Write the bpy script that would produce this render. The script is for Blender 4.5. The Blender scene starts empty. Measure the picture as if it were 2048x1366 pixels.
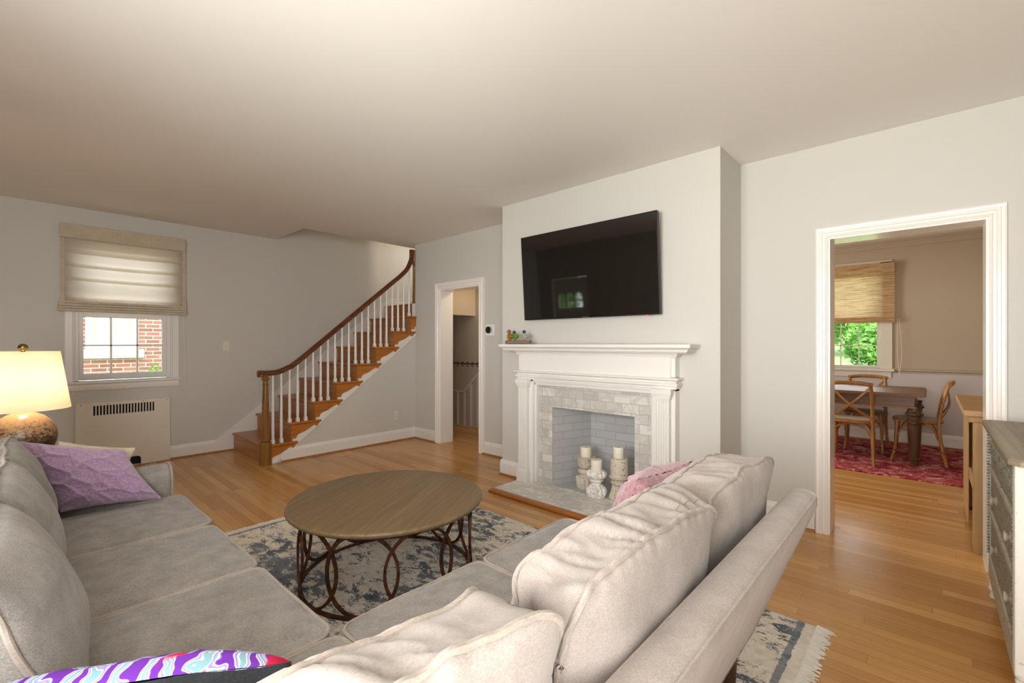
import bpy, bmesh, math, random
from mathutils import Vector, Matrix, noise, Euler
random.seed(7)
SC = bpy.context.scene
COL = SC.collection
PI = math.pi

# ------------------------------------------------------------------ camera, world, lights, exposure
cam = bpy.data.objects.new('camera', bpy.data.cameras.new('camera'))
COL.objects.link(cam)
cam.location = (0, 0, 1.32)
cam.rotation_euler = (PI/2, 0, math.atan2(0.676, 0.737))
cam.data.sensor_width = 36.0
cam.data.lens = 911.6*36/2048
cam.data.shift_y = 4/2048
cam.data.clip_start = 0.02
SC.camera = cam

SC.view_settings.view_transform = 'Standard'
SC.view_settings.look = 'None'
SC.view_settings.gamma = 1.0
SC.view_settings.use_curve_mapping = False
SC.view_settings.exposure = 0.1
SC.cycles.use_denoising = True
SC.cycles.max_bounces = 10
SC.cycles.diffuse_bounces = 6
SC.cycles.transparent_max_bounces = 16
SC.cycles.sample_clamp_indirect = 6.0
SC.cycles.caustics_reflective = False
SC.cycles.caustics_refractive = False

W = bpy.data.worlds.new('sky'); SC.world = W; W.use_nodes = True
bg = W.node_tree.nodes['Background']
bg.inputs[0].default_value = (0.93, 0.97, 1.0, 1); bg.inputs[1].default_value = 5.0

def light(name, kind, loc, rot, energy, color, **kw):
    d = bpy.data.lights.new(name, kind); d.energy = energy; d.color = color
    for k, v in kw.items(): setattr(d, k, v)
    o = bpy.data.objects.new(name, d); COL.objects.link(o); o.location = loc; o.rotation_euler = rot
    return o
light('sun', 'SUN', (0, 0, 20), Vector((0.10, 0.42, -0.90)).to_track_quat('-Z', 'Y').to_euler(), 4.0, (1, .95, .86), angle=0.02)
# daylight behind the camera, a flash-like key light, and lamps for the next rooms
def area(name, loc, direction, sx, sy, energy, color):
    return light(name, 'AREA', loc, Vector(direction).to_track_quat('-Z', 'Y').to_euler(), energy, color, shape='RECTANGLE', size=sx, size_y=sy)
area('daylight_front_window', (-.6, -1.62, 1.55), (0.12, 1, 0.34), 2.2, 1.5, 108, (1, .96, .91)).data.spread = math.radians(125)
area('right_flash_key', (0.95, -0.78, 1.5), (-1, 0.62, -0.1), 1.1, 1.4, 72, (1, .97, .93)).data.spread = math.radians(140)  # key light standing in for a flash, outside an unseen window
area('dining_side_fill', (-3.35, 6.0, 1.6), (1, 0, -0.05), 1.5, 1.3, 75, (1, .93, .82))  # added fill through an unseen side opening, brightens the dining room
area('upstairs_landing_light', (-4.5, 4.3, 3.4), (-1, 0.0, -0.25), 0.25, 0.6, 14, (1, .84, .66))
light('passage_fill_light', 'POINT', (-4.3, 4.45, 2.3), (0, 0, 0), 15, (1, .8, .58), shadow_soft_size=.12)  # added fill to brighten the passage, no fixture there

# ------------------------------------------------------------------ materials
def lin(h):
    h = h.lstrip('#'); c = [int(h[i:i+2], 16)/255 for i in (0, 2, 4)]
    return tuple(x/12.92 if x <= .04045 else ((x+.055)/1.055)**2.4 for x in c) + (1,)
class Mat:
    def __init__(s, name, color='#808080', rough=.5, metal=0, spec=.5):
        s.m = bpy.data.materials.new(name); s.m.use_nodes = True
        s.t = s.m.node_tree; s.n = s.t.nodes; s.b = s.n['Principled BSDF']; s.out = s.n['Material Output']
        s.b.inputs['Base Color'].default_value = lin(color); s.b.inputs['Roughness'].default_value = rough
        s.b.inputs['Metallic'].default_value = metal; s.b.inputs['Specular IOR Level'].default_value = spec
        s._co = None
    def link(s, a, b): s.t.links.new(a, b)
    def co(s, scale=(1, 1, 1), rot=(0, 0, 0), kind='Object'):
        if s._co is None: s._co = s.n.new('ShaderNodeTexCoord')
        mp = s.n.new('ShaderNodeMapping'); mp.inputs['Scale'].default_value = scale; mp.inputs['Rotation'].default_value = rot
        s.link(s._co.outputs[kind], mp.inputs[0]); return mp.outputs[0]
    def chain(s, vec, scale):
        mp = s.n.new('ShaderNodeMapping'); mp.inputs['Scale'].default_value = scale; s.link(vec, mp.inputs[0]); return mp.outputs[0]
    def noise(s, vec, scale=5, detail=4, rough=.55, dist=0):
        n = s.n.new('ShaderNodeTexNoise'); n.inputs['Scale'].default_value = scale; n.inputs['Detail'].default_value = detail
        n.inputs['Roughness'].default_value = rough; n.inputs['Distortion'].default_value = dist
        s.link(vec, n.inputs['Vector']); return n.outputs['Fac']
    def ramp(s, fac, stops, interp='LINEAR'):
        r = s.n.new('ShaderNodeValToRGB'); cr = r.color_ramp; cr.interpolation = interp
        while len(cr.elements) < len(stops): cr.elements.new(.5)
        for e, (p, c) in zip(cr.elements, stops): e.position = p; e.color = lin(c) if isinstance(c, str) else c
        s.link(fac, r.inputs[0]); return r.outputs[0]
    def mix(s, fac, a, b, mode='MIX'):
        m = s.n.new('ShaderNodeMix'); m.data_type = 'RGBA'; m.blend_type = mode
        for sock, val in ((m.inputs[0], fac), (m.inputs[6], a), (m.inputs[7], b)):
            if isinstance(val, (int, float)): sock.default_value = val
            elif isinstance(val, str): sock.default_value = lin(val)
            else: s.link(val, sock)
        return m.outputs[2]
    def math(s, op, a, b=None):
        m = s.n.new('ShaderNodeMath'); m.operation = op
        for i, v in enumerate((a, b)):
            if v is None: continue
            if isinstance(v, (int, float)): m.inputs[i].default_value = v
            else: s.link(v, m.inputs[i])
        return m.outputs[0]
    def color(s, c): s.link(c, s.b.inputs['Base Color']); return s
    def bump(s, h, strength=.3, dist=.01):
        b = s.n.new('ShaderNodeBump'); b.inputs['Strength'].default_value = strength; b.inputs['Distance'].default_value = dist
        s.link(h, b.inputs['Height']); s.link(b.outputs[0], s.b.inputs['Normal']); return s
    def brick(s, vec, c1, c2, mortar, bw, rh, ms, offset=.5, bias=0):
        n = s.n.new('ShaderNodeTexBrick'); n.inputs['Scale'].default_value = 1
        for k, v in (('Color1', c1), ('Color2', c2), ('Mortar', mortar)): n.inputs[k].default_value = lin(v)
        n.inputs['Brick Width'].default_value = bw; n.inputs['Row Height'].default_value = rh; n.inputs['Mortar Size'].default_value = ms
        n.inputs['Mortar Smooth'].default_value = .1; n.inputs['Bias'].default_value = bias; n.offset = offset
        s.link(vec, n.inputs['Vector']); return n

def paint(name, c, rough=.6, bumpy=.05, scale=60):
    m = Mat(name, c, rough); v = m.co(); n = m.noise(v, scale, 3); m.bump(n, bumpy, .004)
    n2 = m.noise(v, 3, 2); m.color(m.mix(n2, c, c)); return m.m
def wood(name, c1, c2, axis='x', rough=.4, fine=26, dark=None, bumpy=.12, yaw=0):
    m = Mat(name, c1, rough); sc = {'x': (1.2, fine, fine), 'y': (fine, 1.2, fine), 'z': (fine, fine, 1.2)}[axis]
    v = m.chain(m.co((1, 1, 1), (0, 0, math.radians(-yaw))), sc); n = m.noise(v, 1.6, 6, .6, .6); c = m.ramp(n, [(.3, c2), (.68, c1)])
    if dark:
        n3 = m.noise(m.chain(m.co((1, 1, 1), (0, 0, math.radians(-yaw))), tuple(x*.25 for x in sc)), 2.0, 3); c = m.mix(m.ramp(n3, [(.45, (0, 0, 0, 1)), (.72, (1, 1, 1, 1))]), c, dark)
    m.color(c); m.bump(n, bumpy, .003); return m.m
def fabric(name, c1, c2, rough=.95, weave=420, mott=14, bumpy=.25):
    m = Mat(name, c1, rough, spec=.15); v = m.co()
    w = m.noise(m.co((1, .35, 1)), weave, 2); big = m.noise(v, mott, 4, .6)
    f = m.math('ADD', m.math('MULTIPLY', w, .55), m.math('MULTIPLY', big, .45))
    m.color(m.ramp(f, [(.38, c2), (.62, c1)])); m.bump(w, bumpy, .002)
    m.b.inputs['Sheen Weight'].default_value = .25; return m.m

MT = {}
MT['wall'] = paint('wall_paint', '#c8c6c0', .75)
MT['dining_wall'] = paint('dining_wall_paint', '#b3a490', .75)
MT['wainscot'] = paint('wainscot_and_lit_wall', '#c4bdba', .6)  # also on the lower dining wall, where the paler tone stands for light
MT['hall_wall'] = paint('hall_wall_paint', '#aa9d8c', .75)
MT['landing_wall'] = paint('landing_wall_paint', '#cdbfa8', .75)
MT['ceiling'] = paint('ceiling_paint', '#ebe7e3', .85)
MT['trim'] = Mat('trim_gloss_paint', '#ebe7e2', .18).m
MT['trim2'] = Mat('satin_white_paint', '#e4e2de', .38).m
MT['cream'] = paint('cream_metal_paint', '#d9d2c6', .45, .02)
MT['plastic'] = paint('ivory_plastic', '#dcd4c4', .35, 0.0)
MT['white_plastic'] = paint('white_plastic', '#eceae6', .35, 0.0)
MT['dark'] = Mat('dark_void_shade', '#0b0a0a', .8).m  # near-black for hollows, shade put into the colour
MT['black'] = Mat('black_plastic', '#0d0d0e', .3).m
MT['silver'] = Mat('brushed_silver', '#b9b9b9', .3, 1).m
MT['brass'] = Mat('aged_brass', '#8a7440', .25, 1).m
MT['steel'] = Mat('dark_steel', '#4a4a4c', .4, 1).m

def floor_mat():
    m = Mat('oak_strip_floor', '#b98550', .25); v = m.co()
    sp = m.n.new('ShaderNodeSeparateXYZ'); m.link(v, sp.inputs[0])
    row = m.math('FLOOR', m.math('DIVIDE', sp.outputs[1], .066)); wn = m.n.new('ShaderNodeTexWhiteNoise'); wn.noise_dimensions = '1D'; m.link(row, wn.inputs['W'])
    cb = m.n.new('ShaderNodeCombineXYZ'); m.link(m.math('ADD', sp.outputs[0], m.math('MULTIPLY', wn.outputs['Value'], 7.0)), cb.inputs[0]); m.link(sp.outputs[1], cb.inputs[1])
    pv = cb.outputs[0]
    b = m.brick(pv, '#d6a461', '#ab7438', '#75491f', 1.15, .066, .0010, 0)
    b2 = m.brick(pv, '#000000', '#ffffff', '#808080', 1.15, .066, .0, 0)
    off = m.n.new('ShaderNodeVectorMath'); off.operation = 'MULTIPLY_ADD'
    off.inputs[1].default_value = (7, 3, 5); m.link(b2.outputs['Color'], off.inputs[0]); m.link(m.co((1.6, 32, 1)), off.inputs[2])
    g = m.noise(off.outputs[0], 1.5, 6, .62, 1.4)
    c = m.mix(m.ramp(g, [(.32, (0, 0, 0, 1)), (.7, (1, 1, 1, 1))]), '#8a5626', b.outputs['Color'])
    c = m.mix(.66, c, b.outputs['Color'])
    n2 = m.noise(m.co((.35, 5, 1)), 2, 2); c = m.mix(m.math('MULTIPLY', n2, .35), c, '#dbab66')
    m.color(c)
    return m.m
MT['floor'] = floor_mat()
MT['stair_wood'] = wood('stair_oak', '#b1753c', '#925826', 'x', .3, 22)
MT['bracket_wood'] = wood('stair_bracket_oak', '#b8752f', '#975a20', 'y', .3, 22)
MT['newel_wood'] = wood('newel_oak', '#94682f', '#6b4319', 'z', .28, 30)
MT['rail_wood'] = wood('handrail_walnut_stain', '#713b1b', '#4c230e', 'y', .25, 24)
MT['shoe'] = wood('shoe_molding_oak', '#a06d38', '#855226', 'x', .35, 30)
MT['hearth_wood'] = wood('hearth_border_oak', '#b3722f', '#99591f', 'x', .3, 30)

def marble_mat(name, plane):
    m = Mat(name, '#d8d5cf', .25)
    rot = (PI/2, 0, 0) if plane == 'xz' else (0, 0, 0)
    v = m.co((1, 1, 1), rot)
    b = m.brick(v, *(('#e4e3df', '#bfbebb', '#a7a5a1') if plane == 'xz' else ('#f1efeb', '#dbd9d4', '#c4c1bb')), .15, .076, .0022)
    rnd = m.brick(v, '#000000', '#ffffff', '#808080', .15, .076, 0)
    off = m.n.new('ShaderNodeVectorMath'); off.operation = 'MULTIPLY_ADD'; off.inputs[1].default_value = (9, 4, 7)
    m.link(rnd.outputs['Color'], off.inputs[0]); m.link(m.co((1, 1, 1), (0, .6, .5)), off.inputs[2])
    n = m.noise(off.outputs[0], 7, 5, .55, 1.2)
    vein = m.ramp(n, [(.40, (0, 0, 0, 1)), (.49, (1, 1, 1, 1)), (.53, (1, 1, 1, 1)), (.63, (0, 0, 0, 1))])
    c = m.mix(m.math('MULTIPLY', vein, .30), b.outputs['Color'], '#8f9091')
    n2 = m.noise(off.outputs[0], 2.5, 2); c = m.mix(m.math('MULTIPLY', n2, .3), c, '#cfc3ad')
    m.color(c); m.bump(b.outputs['Fac'], -.25, .002); return m.m
MT['marble_v'] = marble_mat('marble_subway_tile', 'xz')
MT['marble_h'] = marble_mat('marble_hearth_tile', 'xy')
def fire_mat(name, rot):
    m = Mat(name, '#bcbcbc', .6); b = m.brick(m.co((1, 1, 1), rot), '#c4c4c5', '#bcbcbd', '#b2b3b4', .21, .072, .006)
    m.color(b.outputs['Color']); n = m.noise(m.co(), 60, 3)
    h = m.math('SUBTRACT', m.math('MULTIPLY', n, .3), b.outputs['Fac']); m.bump(h, .6, .006); return m.m
MT['firebrick_back'] = fire_mat('painted_firebrick', (PI/2, 0, 0))
MT['firebrick_side'] = fire_mat('painted_firebrick_side', (0, PI/2, PI/2))
MT['firefloor'] = paint('firebox_floor_paint', '#b5b7b8', .6, .2, 40)

MT['sofa'] = fabric('sofa_chenille', '#9f9993', '#7d7771')
MT['sofa_light'] = fabric('sofa_back_linen', '#ada39d', '#988d86', weave=500, bumpy=.15)
MT['pipe'] = fabric('sofa_piping', '#ab9f95', '#958a80', bumpy=.1)
MT['leg_dark'] = wood('dark_turned_leg', '#4b2c1a', '#301a0e', 'z', .35, 20)

def rug_mat():
    m = Mat('distressed_rug_wool', '#cfc3b0', 1, spec=.1); v = m.co()
    big = m.noise(v, 1.7, 3, .5, .5); mid = m.noise(m.co((1, 1.6, 1)), 10, 8, .74, .5); fine = m.noise(v, 90, 2)
    s = m.math('ADD', m.math('ADD', m.math('MULTIPLY', big, .45), m.math('MULTIPLY', mid, .85)), m.math('MULTIPLY', fine, .22))
    mask = m.ramp(s, [(.715, (1, 1, 1, 1)), (.765, (0, 0, 0, 1))])
    blue = m.ramp(m.noise(v, 5, 4), [(.35, '#565b63'), (.65, '#868c95')])
    cream = m.ramp(m.noise(v, 24, 5, .7), [(.3, '#ccc1b0'), (.65, '#e6e0d5')])
    c = m.mix(mask, cream, blue)
    sep = m.n.new('ShaderNodeSeparateXYZ'); m.link(v, sep.inputs[0])
    # thin blue border stripe inside each short end
    ax = m.math('ABSOLUTE', sep.outputs[0]); d = m.math('ABSOLUTE', m.math('SUBTRACT', ax, 1.535))
    wob = m.math('MULTIPLY', mid, .03); line = m.math('LESS_THAN', m.math('ADD', d, wob), .029)
    edge = m.math('GREATER_THAN', ax, 1.552)
    c = m.mix(edge, c, cream); c = m.mix(m.math('MULTIPLY', line, .8), c, '#6d7681')
    m.color(c); m.bump(fine, .5, .004); return m.m
MT['rug'] = rug_mat()
MT['fringe'] = fabric('rug_fringe_cotton', '#efebe4', '#dfd9cf')
def redrug_mat():
    m = Mat('red_overdyed_rug', '#8c1f2c', 1, spec=.1); v = m.co()
    n = m.noise(m.co((2.4, 1.8, 1)), 3.6, 8, .74, .8); f = m.noise(v, 90, 2)
    s = m.math('ADD', m.math('MULTIPLY', n, .8), m.math('MULTIPLY', f, .2))
    m.color(m.ramp(s, [(.38, '#551a22'), (.46, '#92373d'), (.53, '#ad585c'), (.61, '#d8aea8')])); m.bump(f, .4, .003); return m.m
MT['redrug'] = redrug_mat()
MT['table_top'] = wood('coffee_table_oak', '#826c4c', '#604d33', 'x', .40, 30, '#6c583c', .06, 120)
MT['table_edge'] = wood('coffee_table_edge', '#8f7a58', '#6d5a3d', 'x', .45, 17)
def iron():
    m = Mat('rusted_iron', '#4a2c1c', .55, .6); n = m.noise(m.co(), 40, 5, .7); m.color(m.ramp(n, [(.35, '#2c1d17'), (.55, '#5a3320'), (.75, '#74492c')])); m.bump(n, .4, .002); return m.m
MT['iron'] = iron()
MT['candle'] = Mat('ivory_wax', '#efe9d8', .45).m
MT['wick'] = Mat('charred_wick', '#221d18', .9).m
def distress(name, c1, c2, thr):
    m = Mat(name, c1, .65); n = m.noise(m.co(), 55, 6, .7); m.color(m.ramp(n, [(thr, c2), (thr+.05, c1)])); m.bump(n, .3, .003); return m.m
MT['holder_grey'] = distress('distressed_greige_wood', '#d3cabb', '#8d806e', .38)
MT['holder_white'] = distress('distressed_white_wood', '#eeece6', '#a8a198', .39)
def tvscreen():
    m = Mat('tv_screen_glass', '#060504', .04, spec=1.0); return m.m
MT['screen'] = tvscreen()
def translucent(name, c, t=.5, rough_noise=300, stripes=None):
    m = Mat(name, c, .9); tr = m.n.new('ShaderNodeBsdfTranslucent'); df = m.n.new('ShaderNodeBsdfDiffuse'); mx = m.n.new('ShaderNodeMixShader')
    n = m.noise(m.co((1, 1, 4)), rough_noise, 2); cc = m.mix(n, c, c)
    if stripes:
        w = m.noise(m.co(stripes), 1, 3, .7); cc = m.ramp(w, [(.36, '#a98659'), (.52, c)])
    for b in (tr, df): m.link(cc, b.inputs['Color'])
    mx.inputs[0].default_value = t; m.link(df.outputs[0], mx.inputs[1]); m.link(tr.outputs[0], mx.inputs[2]); m.link(mx.outputs[0], m.out.inputs[0]); return m.m
MT['shade_cloth'] = translucent('roman_shade_linen', '#f4efe3', .82)
MT['shade_valance'] = fabric('roman_shade_valance', '#c9bda8', '#b6a993')
MT['bamboo'] = translucent('woven_bamboo', '#ecd2ab', .5, stripes=(6, 6, 260))
MT['lamp_shade'] = translucent('lamp_shade_linen', '#eadcc2', .5)
def glass():
    m = Mat('window_glass', '#ffffff', 0); tr = m.n.new('ShaderNodeBsdfTransparent'); gl = m.n.new('ShaderNodeBsdfGlossy'); gl.inputs['Roughness'].default_value = .01
    fr = m.n.new('ShaderNodeFresnel'); fr.inputs['IOR'].default_value = 1.35; mx = m.n.new('ShaderNodeMixShader')
    m.link(fr.outputs[0], mx.inputs[0]); m.link(tr.outputs[0], mx.inputs[1]); m.link(gl.outputs[0], mx.inputs[2]); m.link(mx.outputs[0], m.out.inputs[0]); return m.m
MT['glass'] = glass()
def ceramic():
    m = Mat('speckled_glaze', '#b48a5c', .28); v = m.co(); n = m.noise(m.co((1, 1, 1.3)), 60, 4, .8)
    sep = m.n.new('ShaderNodeSeparateXYZ'); m.link(v, sep.inputs[0])
    z = m.math('MULTIPLY', m.math('SUBTRACT', sep.outputs[2], .17), 2.2)
    s = m.math('ADD', n, z)
    m.color(m.ramp(s, [(.38, '#2e221b'), (.52, '#5f4735'), (.60, '#a98660'), (.80, '#b8946c')])); m.bump(n, .3, .004); return m.m
MT['ceramic'] = ceramic()
def plush(name, c1, c2, scale):
    m = Mat(name, c1, 1, spec=.1); n = m.noise(m.co(), scale, 6, .7); m.color(m.ramp(n, [(.35, c2), (.65, c1)])); m.bump(n, .6, .006); m.b.inputs['Sheen Weight'].default_value = .6; return m.m
MT['lilac'] = plush('lilac_plush', '#b598b2', '#97799a', 90)
MT['pink'] = plush('pink_shag', '#c0949c', '#9a6a75', 70)
MT['cream_fab'] = fabric('cream_cotton', '#d8cdb9', '#c6baa4')
MT['black_fab'] = fabric('black_velvet', '#26282b', '#17181a')
def batik():
    m = Mat('colourful_print', '#8450a8', .85, spec=.2); v = m.co((1, 1, 1))
    wv = m.n.new('ShaderNodeTexWave'); wv.wave_type = 'BANDS'; wv.bands_direction = 'DIAGONAL'; wv.inputs['Scale'].default_value = 11; wv.inputs['Distortion'].default_value = 11; wv.inputs['Detail'].default_value = 2; wv.inputs['Detail Scale'].default_value = 1.2
    m.link(v, wv.inputs['Vector'])
    c = m.ramp(wv.outputs['Fac'], [(0, '#6a2f9c'), (.30, '#8a52b4'), (.38, '#cfd3e6'), (.52, '#86adc0'), (.66, '#9d7fc6'), (.80, '#d9c9dd'), (.92, '#7ea6b0')], 'CONSTANT')
    n = m.noise(v, 7, 2); c = m.mix(m.ramp(n, [(.60, (0, 0, 0, 1)), (.62, (1, 1, 1, 1))]), c, '#c8234d')
    n2 = m.noise(m.co((1, 1, 1), (1, 2, 3)), 9, 1); c = m.mix(m.ramp(n2, [(.68, (0, 0, 0, 1)), (.7, (1, 1, 1, 1))]), c, '#e58a2e')
    m.color(c); return m.m
MT['batik'] = batik()
MT['dresser_top'] = wood('weathered_dresser_top', '#8d8069', '#6a5e4b', 'y', .5, 30, '#9d917b')
MT['dresser_grey'] = distress('grey_washed_drawer', '#928d7d', '#65625a', .44)
MT['dresser_rail'] = distress('worn_drawer_rail', '#b3aa98', '#8a7763', .40)
MT['dresser_white'] = distress('chalk_white_frame', '#dedbd2', '#b5afa2', .33)
MT['pine'] = wood('console_pine', '#b08c5e', '#967347', 'z', .5, 18)
MT['pine_top'] = wood('console_pine_top', '#b8915f', '#9c7647', 'x', .5, 18)
MT['dine_wood'] = wood('dark_dining_oak', '#7d5431', '#533720', 'x', .42, 22, '#86603a')
MT['dine_leg'] = wood('dark_dining_leg', '#5d432b', '#3f2d1d', 'z', .4, 22)
MT['bentwood'] = wood('bentwood_beech', '#a8763f', '#885a2b', 'z', .35, 16)
MT['rattan'] = fabric('woven_rattan_seat', '#a3814f', '#7b5d35', weave=200)
def redbrick():
    m = Mat('red_brick_wall', '#8f5a4c', .85); b = m.brick(m.co((1, 1, 1), (0, PI/2, PI/2)), '#b0705e', '#8c5446', '#d8d0c6', .21, .07, .008)
    n = m.noise(m.co(), 6, 3); m.color(m.mix(m.math('MULTIPLY', n, .4), b.outputs['Color'], '#c9a296')); m.bump(b.outputs['Fac'], -.5, .01); return m.m
MT['redbrick'] = redbrick()
MT['stone'] = paint('pale_stone', '#c8c6c0', .8, .3, 20)
MT['roof'] = paint('grey_roof_shingle', '#5d5a58', .9, .3, 20)
def leafmat(name, a, b):
    m = Mat(name, a, .6); n = m.noise(m.co(), 2.5, 3); c = m.ramp(n, [(.35, b), (.65, a)]); m.color(c)
    tr = m.n.new('ShaderNodeBsdfTranslucent'); m.link(c, tr.inputs[0]); mx = m.n.new('ShaderNodeMixShader'); mx.inputs[0].default_value = .35
    m.link(m.b.outputs[0], mx.inputs[1]); m.link(tr.outputs[0], mx.inputs[2]); m.link(mx.outputs[0], m.out.inputs[0]); return m.m
MT['leaf'] = leafmat('green_foliage', '#7fb352', '#4f8a34')
MT['leaf2'] = leafmat('light_green_foliage', '#a3cc6c', '#6ea648')
MT['bark'] = wood('tree_bark', '#6b5644', '#47382b', 'z', .9, 12)
MT['grass'] = paint('lawn_grass', '#7c9462', .9, .5, 30)

# ------------------------------------------------------------------ mesh builder
class B:
    def __init__(s): s.v = []; s.f = []
    def add(s, vs, fs):
        o = len(s.v); s.v += [tuple(v) for v in vs]; s.f += [tuple(i+o for i in f) for f in fs]; return s
    def box(s, x0, x1, y0, y1, z0, z1):
        return s.add([(x, y, z) for x in (x0, x1) for y in (y0, y1) for z in (z0, z1)],
                     [(0, 1, 3, 2), (4, 6, 7, 5), (0, 4, 5, 1), (2, 3, 7, 6), (0, 2, 6, 4), (1, 5, 7, 3)])
    def prism(s, poly, axis, a0, a1):
        def P(u, w, a): return {'x': (a, u, w), 'y': (u, a, w), 'z': (u, w, a)}[axis]
        n = len(poly)
        vs = [P(u, w, a0) for u, w in poly] + [P(u, w, a1) for u, w in poly]
        return s.add(vs, [tuple(range(n)), tuple(range(2*n-1, n-1, -1))] + [(i, (i+1) % n, n+(i+1) % n, n+i) for i in range(n)])
    def lathe(s, prof, cx=0, cy=0, n=24, flute=0, nf=12, z0=0):
        vs = []; fs = []
        for r, z in prof:
            for k in range(n):
                a = 2*PI*k/n; rr = r*(1+flute*math.cos(nf*a)) if flute else r
                vs.append((cx+rr*math.cos(a), cy+rr*math.sin(a), z0+z))
        m = len(prof)
        for i in range(m-1):
            for k in range(n): fs.append((i*n+k, i*n+(k+1) % n, (i+1)*n+(k+1) % n, (i+1)*n+k))
        fs.append(tuple(range(n-1, -1, -1))); fs.append(tuple((m-1)*n+k for k in range(n)))
        return s.add(vs, fs)
    def tube(s, path, r, n=8, closed=False, ry=None, up=None):
        path = [Vector(p) for p in path]; m = len(path); vs = []; fs = []
        for i, p in enumerate(path):
            if closed: t = path[(i+1) % m]-path[i-1]
            else: t = path[min(i+1, m-1)]-path[max(i-1, 0)]
            t.normalize(); u = Vector(up) if up else Vector((0, 0, 1))
            if abs(t.dot(u)) > .98: u = Vector((1, 0, 0)) if abs(t.x) < .9 else Vector((0, 1, 0))
            a = t.cross(u).normalized(); b = a.cross(t).normalized()
            ra = r[i] if isinstance(r, (list, tuple)) else r; rb = ra if ry is None else ry
            for k in range(n):
                th = 2*PI*(k+.5)/n; vs.append(p+a*ra*math.cos(th)+b*rb*math.sin(th))
        for i in range(m if closed else m-1):
            for k in range(n): fs.append((i*n+k, i*n+(k+1) % n, ((i+1) % m)*n+(k+1) % n, ((i+1) % m)*n+k))
        if not closed: fs.append(tuple(range(n-1, -1, -1))); fs.append(tuple((m-1)*n+k for k in range(n)))
        return s.add(vs, fs)
    def grid(s, fn, nu, nv):
        vs = [fn(i/nu, j/nv) for i in range(nu+1) for j in range(nv+1)]
        return s.add(vs, [(i*(nv+1)+j, (i+1)*(nv+1)+j, (i+1)*(nv+1)+j+1, i*(nv+1)+j+1) for i in range(nu) for j in range(nv)])
    def ball(s, c, r, nu=16, nv=10):
        rx, ry, rz = r if isinstance(r, (tuple, list)) else (r, r, r)
        prof = []; vs = []; fs = []
        for i in range(nv+1):
            th = PI*i/nv
            for k in range(nu):
                a = 2*PI*k/nu; vs.append((c[0]+rx*math.sin(th)*math.cos(a), c[1]+ry*math.sin(th)*math.sin(a), c[2]-rz*math.cos(th)))
        for i in range(nv):
            for k in range(nu): fs.append((i*nu+k, i*nu+(k+1) % nu, (i+1)*nu+(k+1) % nu, (i+1)*nu+k))
        return s.add(vs, fs)
    def build(s, name, mat, parent=None, bevel=0, smooth=None, angle=40, weld=True, at=None):
        off = world_loc(parent)
        if at is not None: off = off + Vector(at)
        me = bpy.data.meshes.new(name); me.from_pydata([tuple(Vector(v)-off) for v in s.v], [], s.f)
        bm = bmesh.new(); bm.from_mesh(me)
        if weld: bmesh.ops.remove_doubles(bm, verts=bm.verts, dist=1e-5)
        bmesh.ops.recalc_face_normals(bm, faces=bm.faces); bm.to_mesh(me); bm.free()
        if smooth is None: smooth = not bevel
        if smooth:
            for p in me.polygons: p.use_smooth = True
            me.set_sharp_from_angle(angle=math.radians(angle))
        me.materials.append(MT[mat] if isinstance(mat, str) else mat)
        o = bpy.data.objects.new(name, me); COL.objects.link(o)
        if at is not None: o.location = at
        if parent: o.parent = parent
        if bevel:
            md = o.modifiers.new('edge', 'BEVEL'); md.width = bevel; md.segments = 2; md.limit_method = 'ANGLE'; md.angle_limit = math.radians(50); md.harden_normals = False
        return o
def world_loc(o):
    v = Vector((0, 0, 0))
    while o is not None: v += o.location; o = o.parent
    return v
def thing(name, label, cat, loc=(0, 0, 0), group=None):
    o = bpy.data.objects.new(name, None); COL.objects.link(o); o.location = loc; o.empty_display_size = .1
    o['label'] = label; o['category'] = cat
    if group: o['group'] = group
    return o
def tag(o, label, cat, group=None, kind=None):
    o['label'] = label; o['category'] = cat
    if group: o['group'] = group
    if kind: o['kind'] = kind
    return o
def struct(o, label=None, cat=None):
    o['kind'] = 'structure'
    if label: o['label'] = label
    if cat: o['category'] = cat
    return o
def sroot(name, label, cat, loc=(0, 0, 0)):
    o = thing(name, label, cat, loc); o['kind'] = 'structure'; return o
def xbox(x0, x1, y0, y1, z0, z1): return B().box(x0, x1, y0, y1, z0, z1)
def spline(pts, n=8):
    pts = [Vector(p) for p in pts]; out = []
    for i in range(len(pts)-1):
        p0 = pts[max(i-1, 0)]; p1 = pts[i]; p2 = pts[i+1]; p3 = pts[min(i+2, len(pts)-1)]
        for k in range(n):
            t = k/n; out.append(.5*((2*p1)+(p2-p0)*t+(2*p0-5*p1+4*p2-p3)*t*t+(3*p1-p0-3*p2+p3)*t**3))
    out.append(pts[-1]); return out

# ------------------------------------------------------------------ dimensions
H = 2.70; LX = -6.39; SX = -5.33; D = 3.80; D2 = 4.00; C = 3.33; E = 7.92; FY = -1.40; RX = 0.72
# ------------------------------------------------------------------ room shell
struct(xbox(-6.6, 1.3, FY-.1, E+.1, -.12, 0).build('floor', 'floor'), 'glossy honey oak strip floor running through both rooms', 'floor')
b = B().box(-5.53, RX+.1, FY-.1, D2, H, H+.18).box(LX-.15, -5.53, FY-.1, 2.34, H, H+.18)
struct(b.build('ceiling', 'ceiling', smooth=False), 'plain warm white living room ceiling with stairwell opening', 'ceiling')
struct(xbox(-3.3, 1.3, D2, E+.1, H, H+.18).build('ceiling_dining', 'ceiling'), 'dining room ceiling seen through the wide doorway', 'ceiling')
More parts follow.
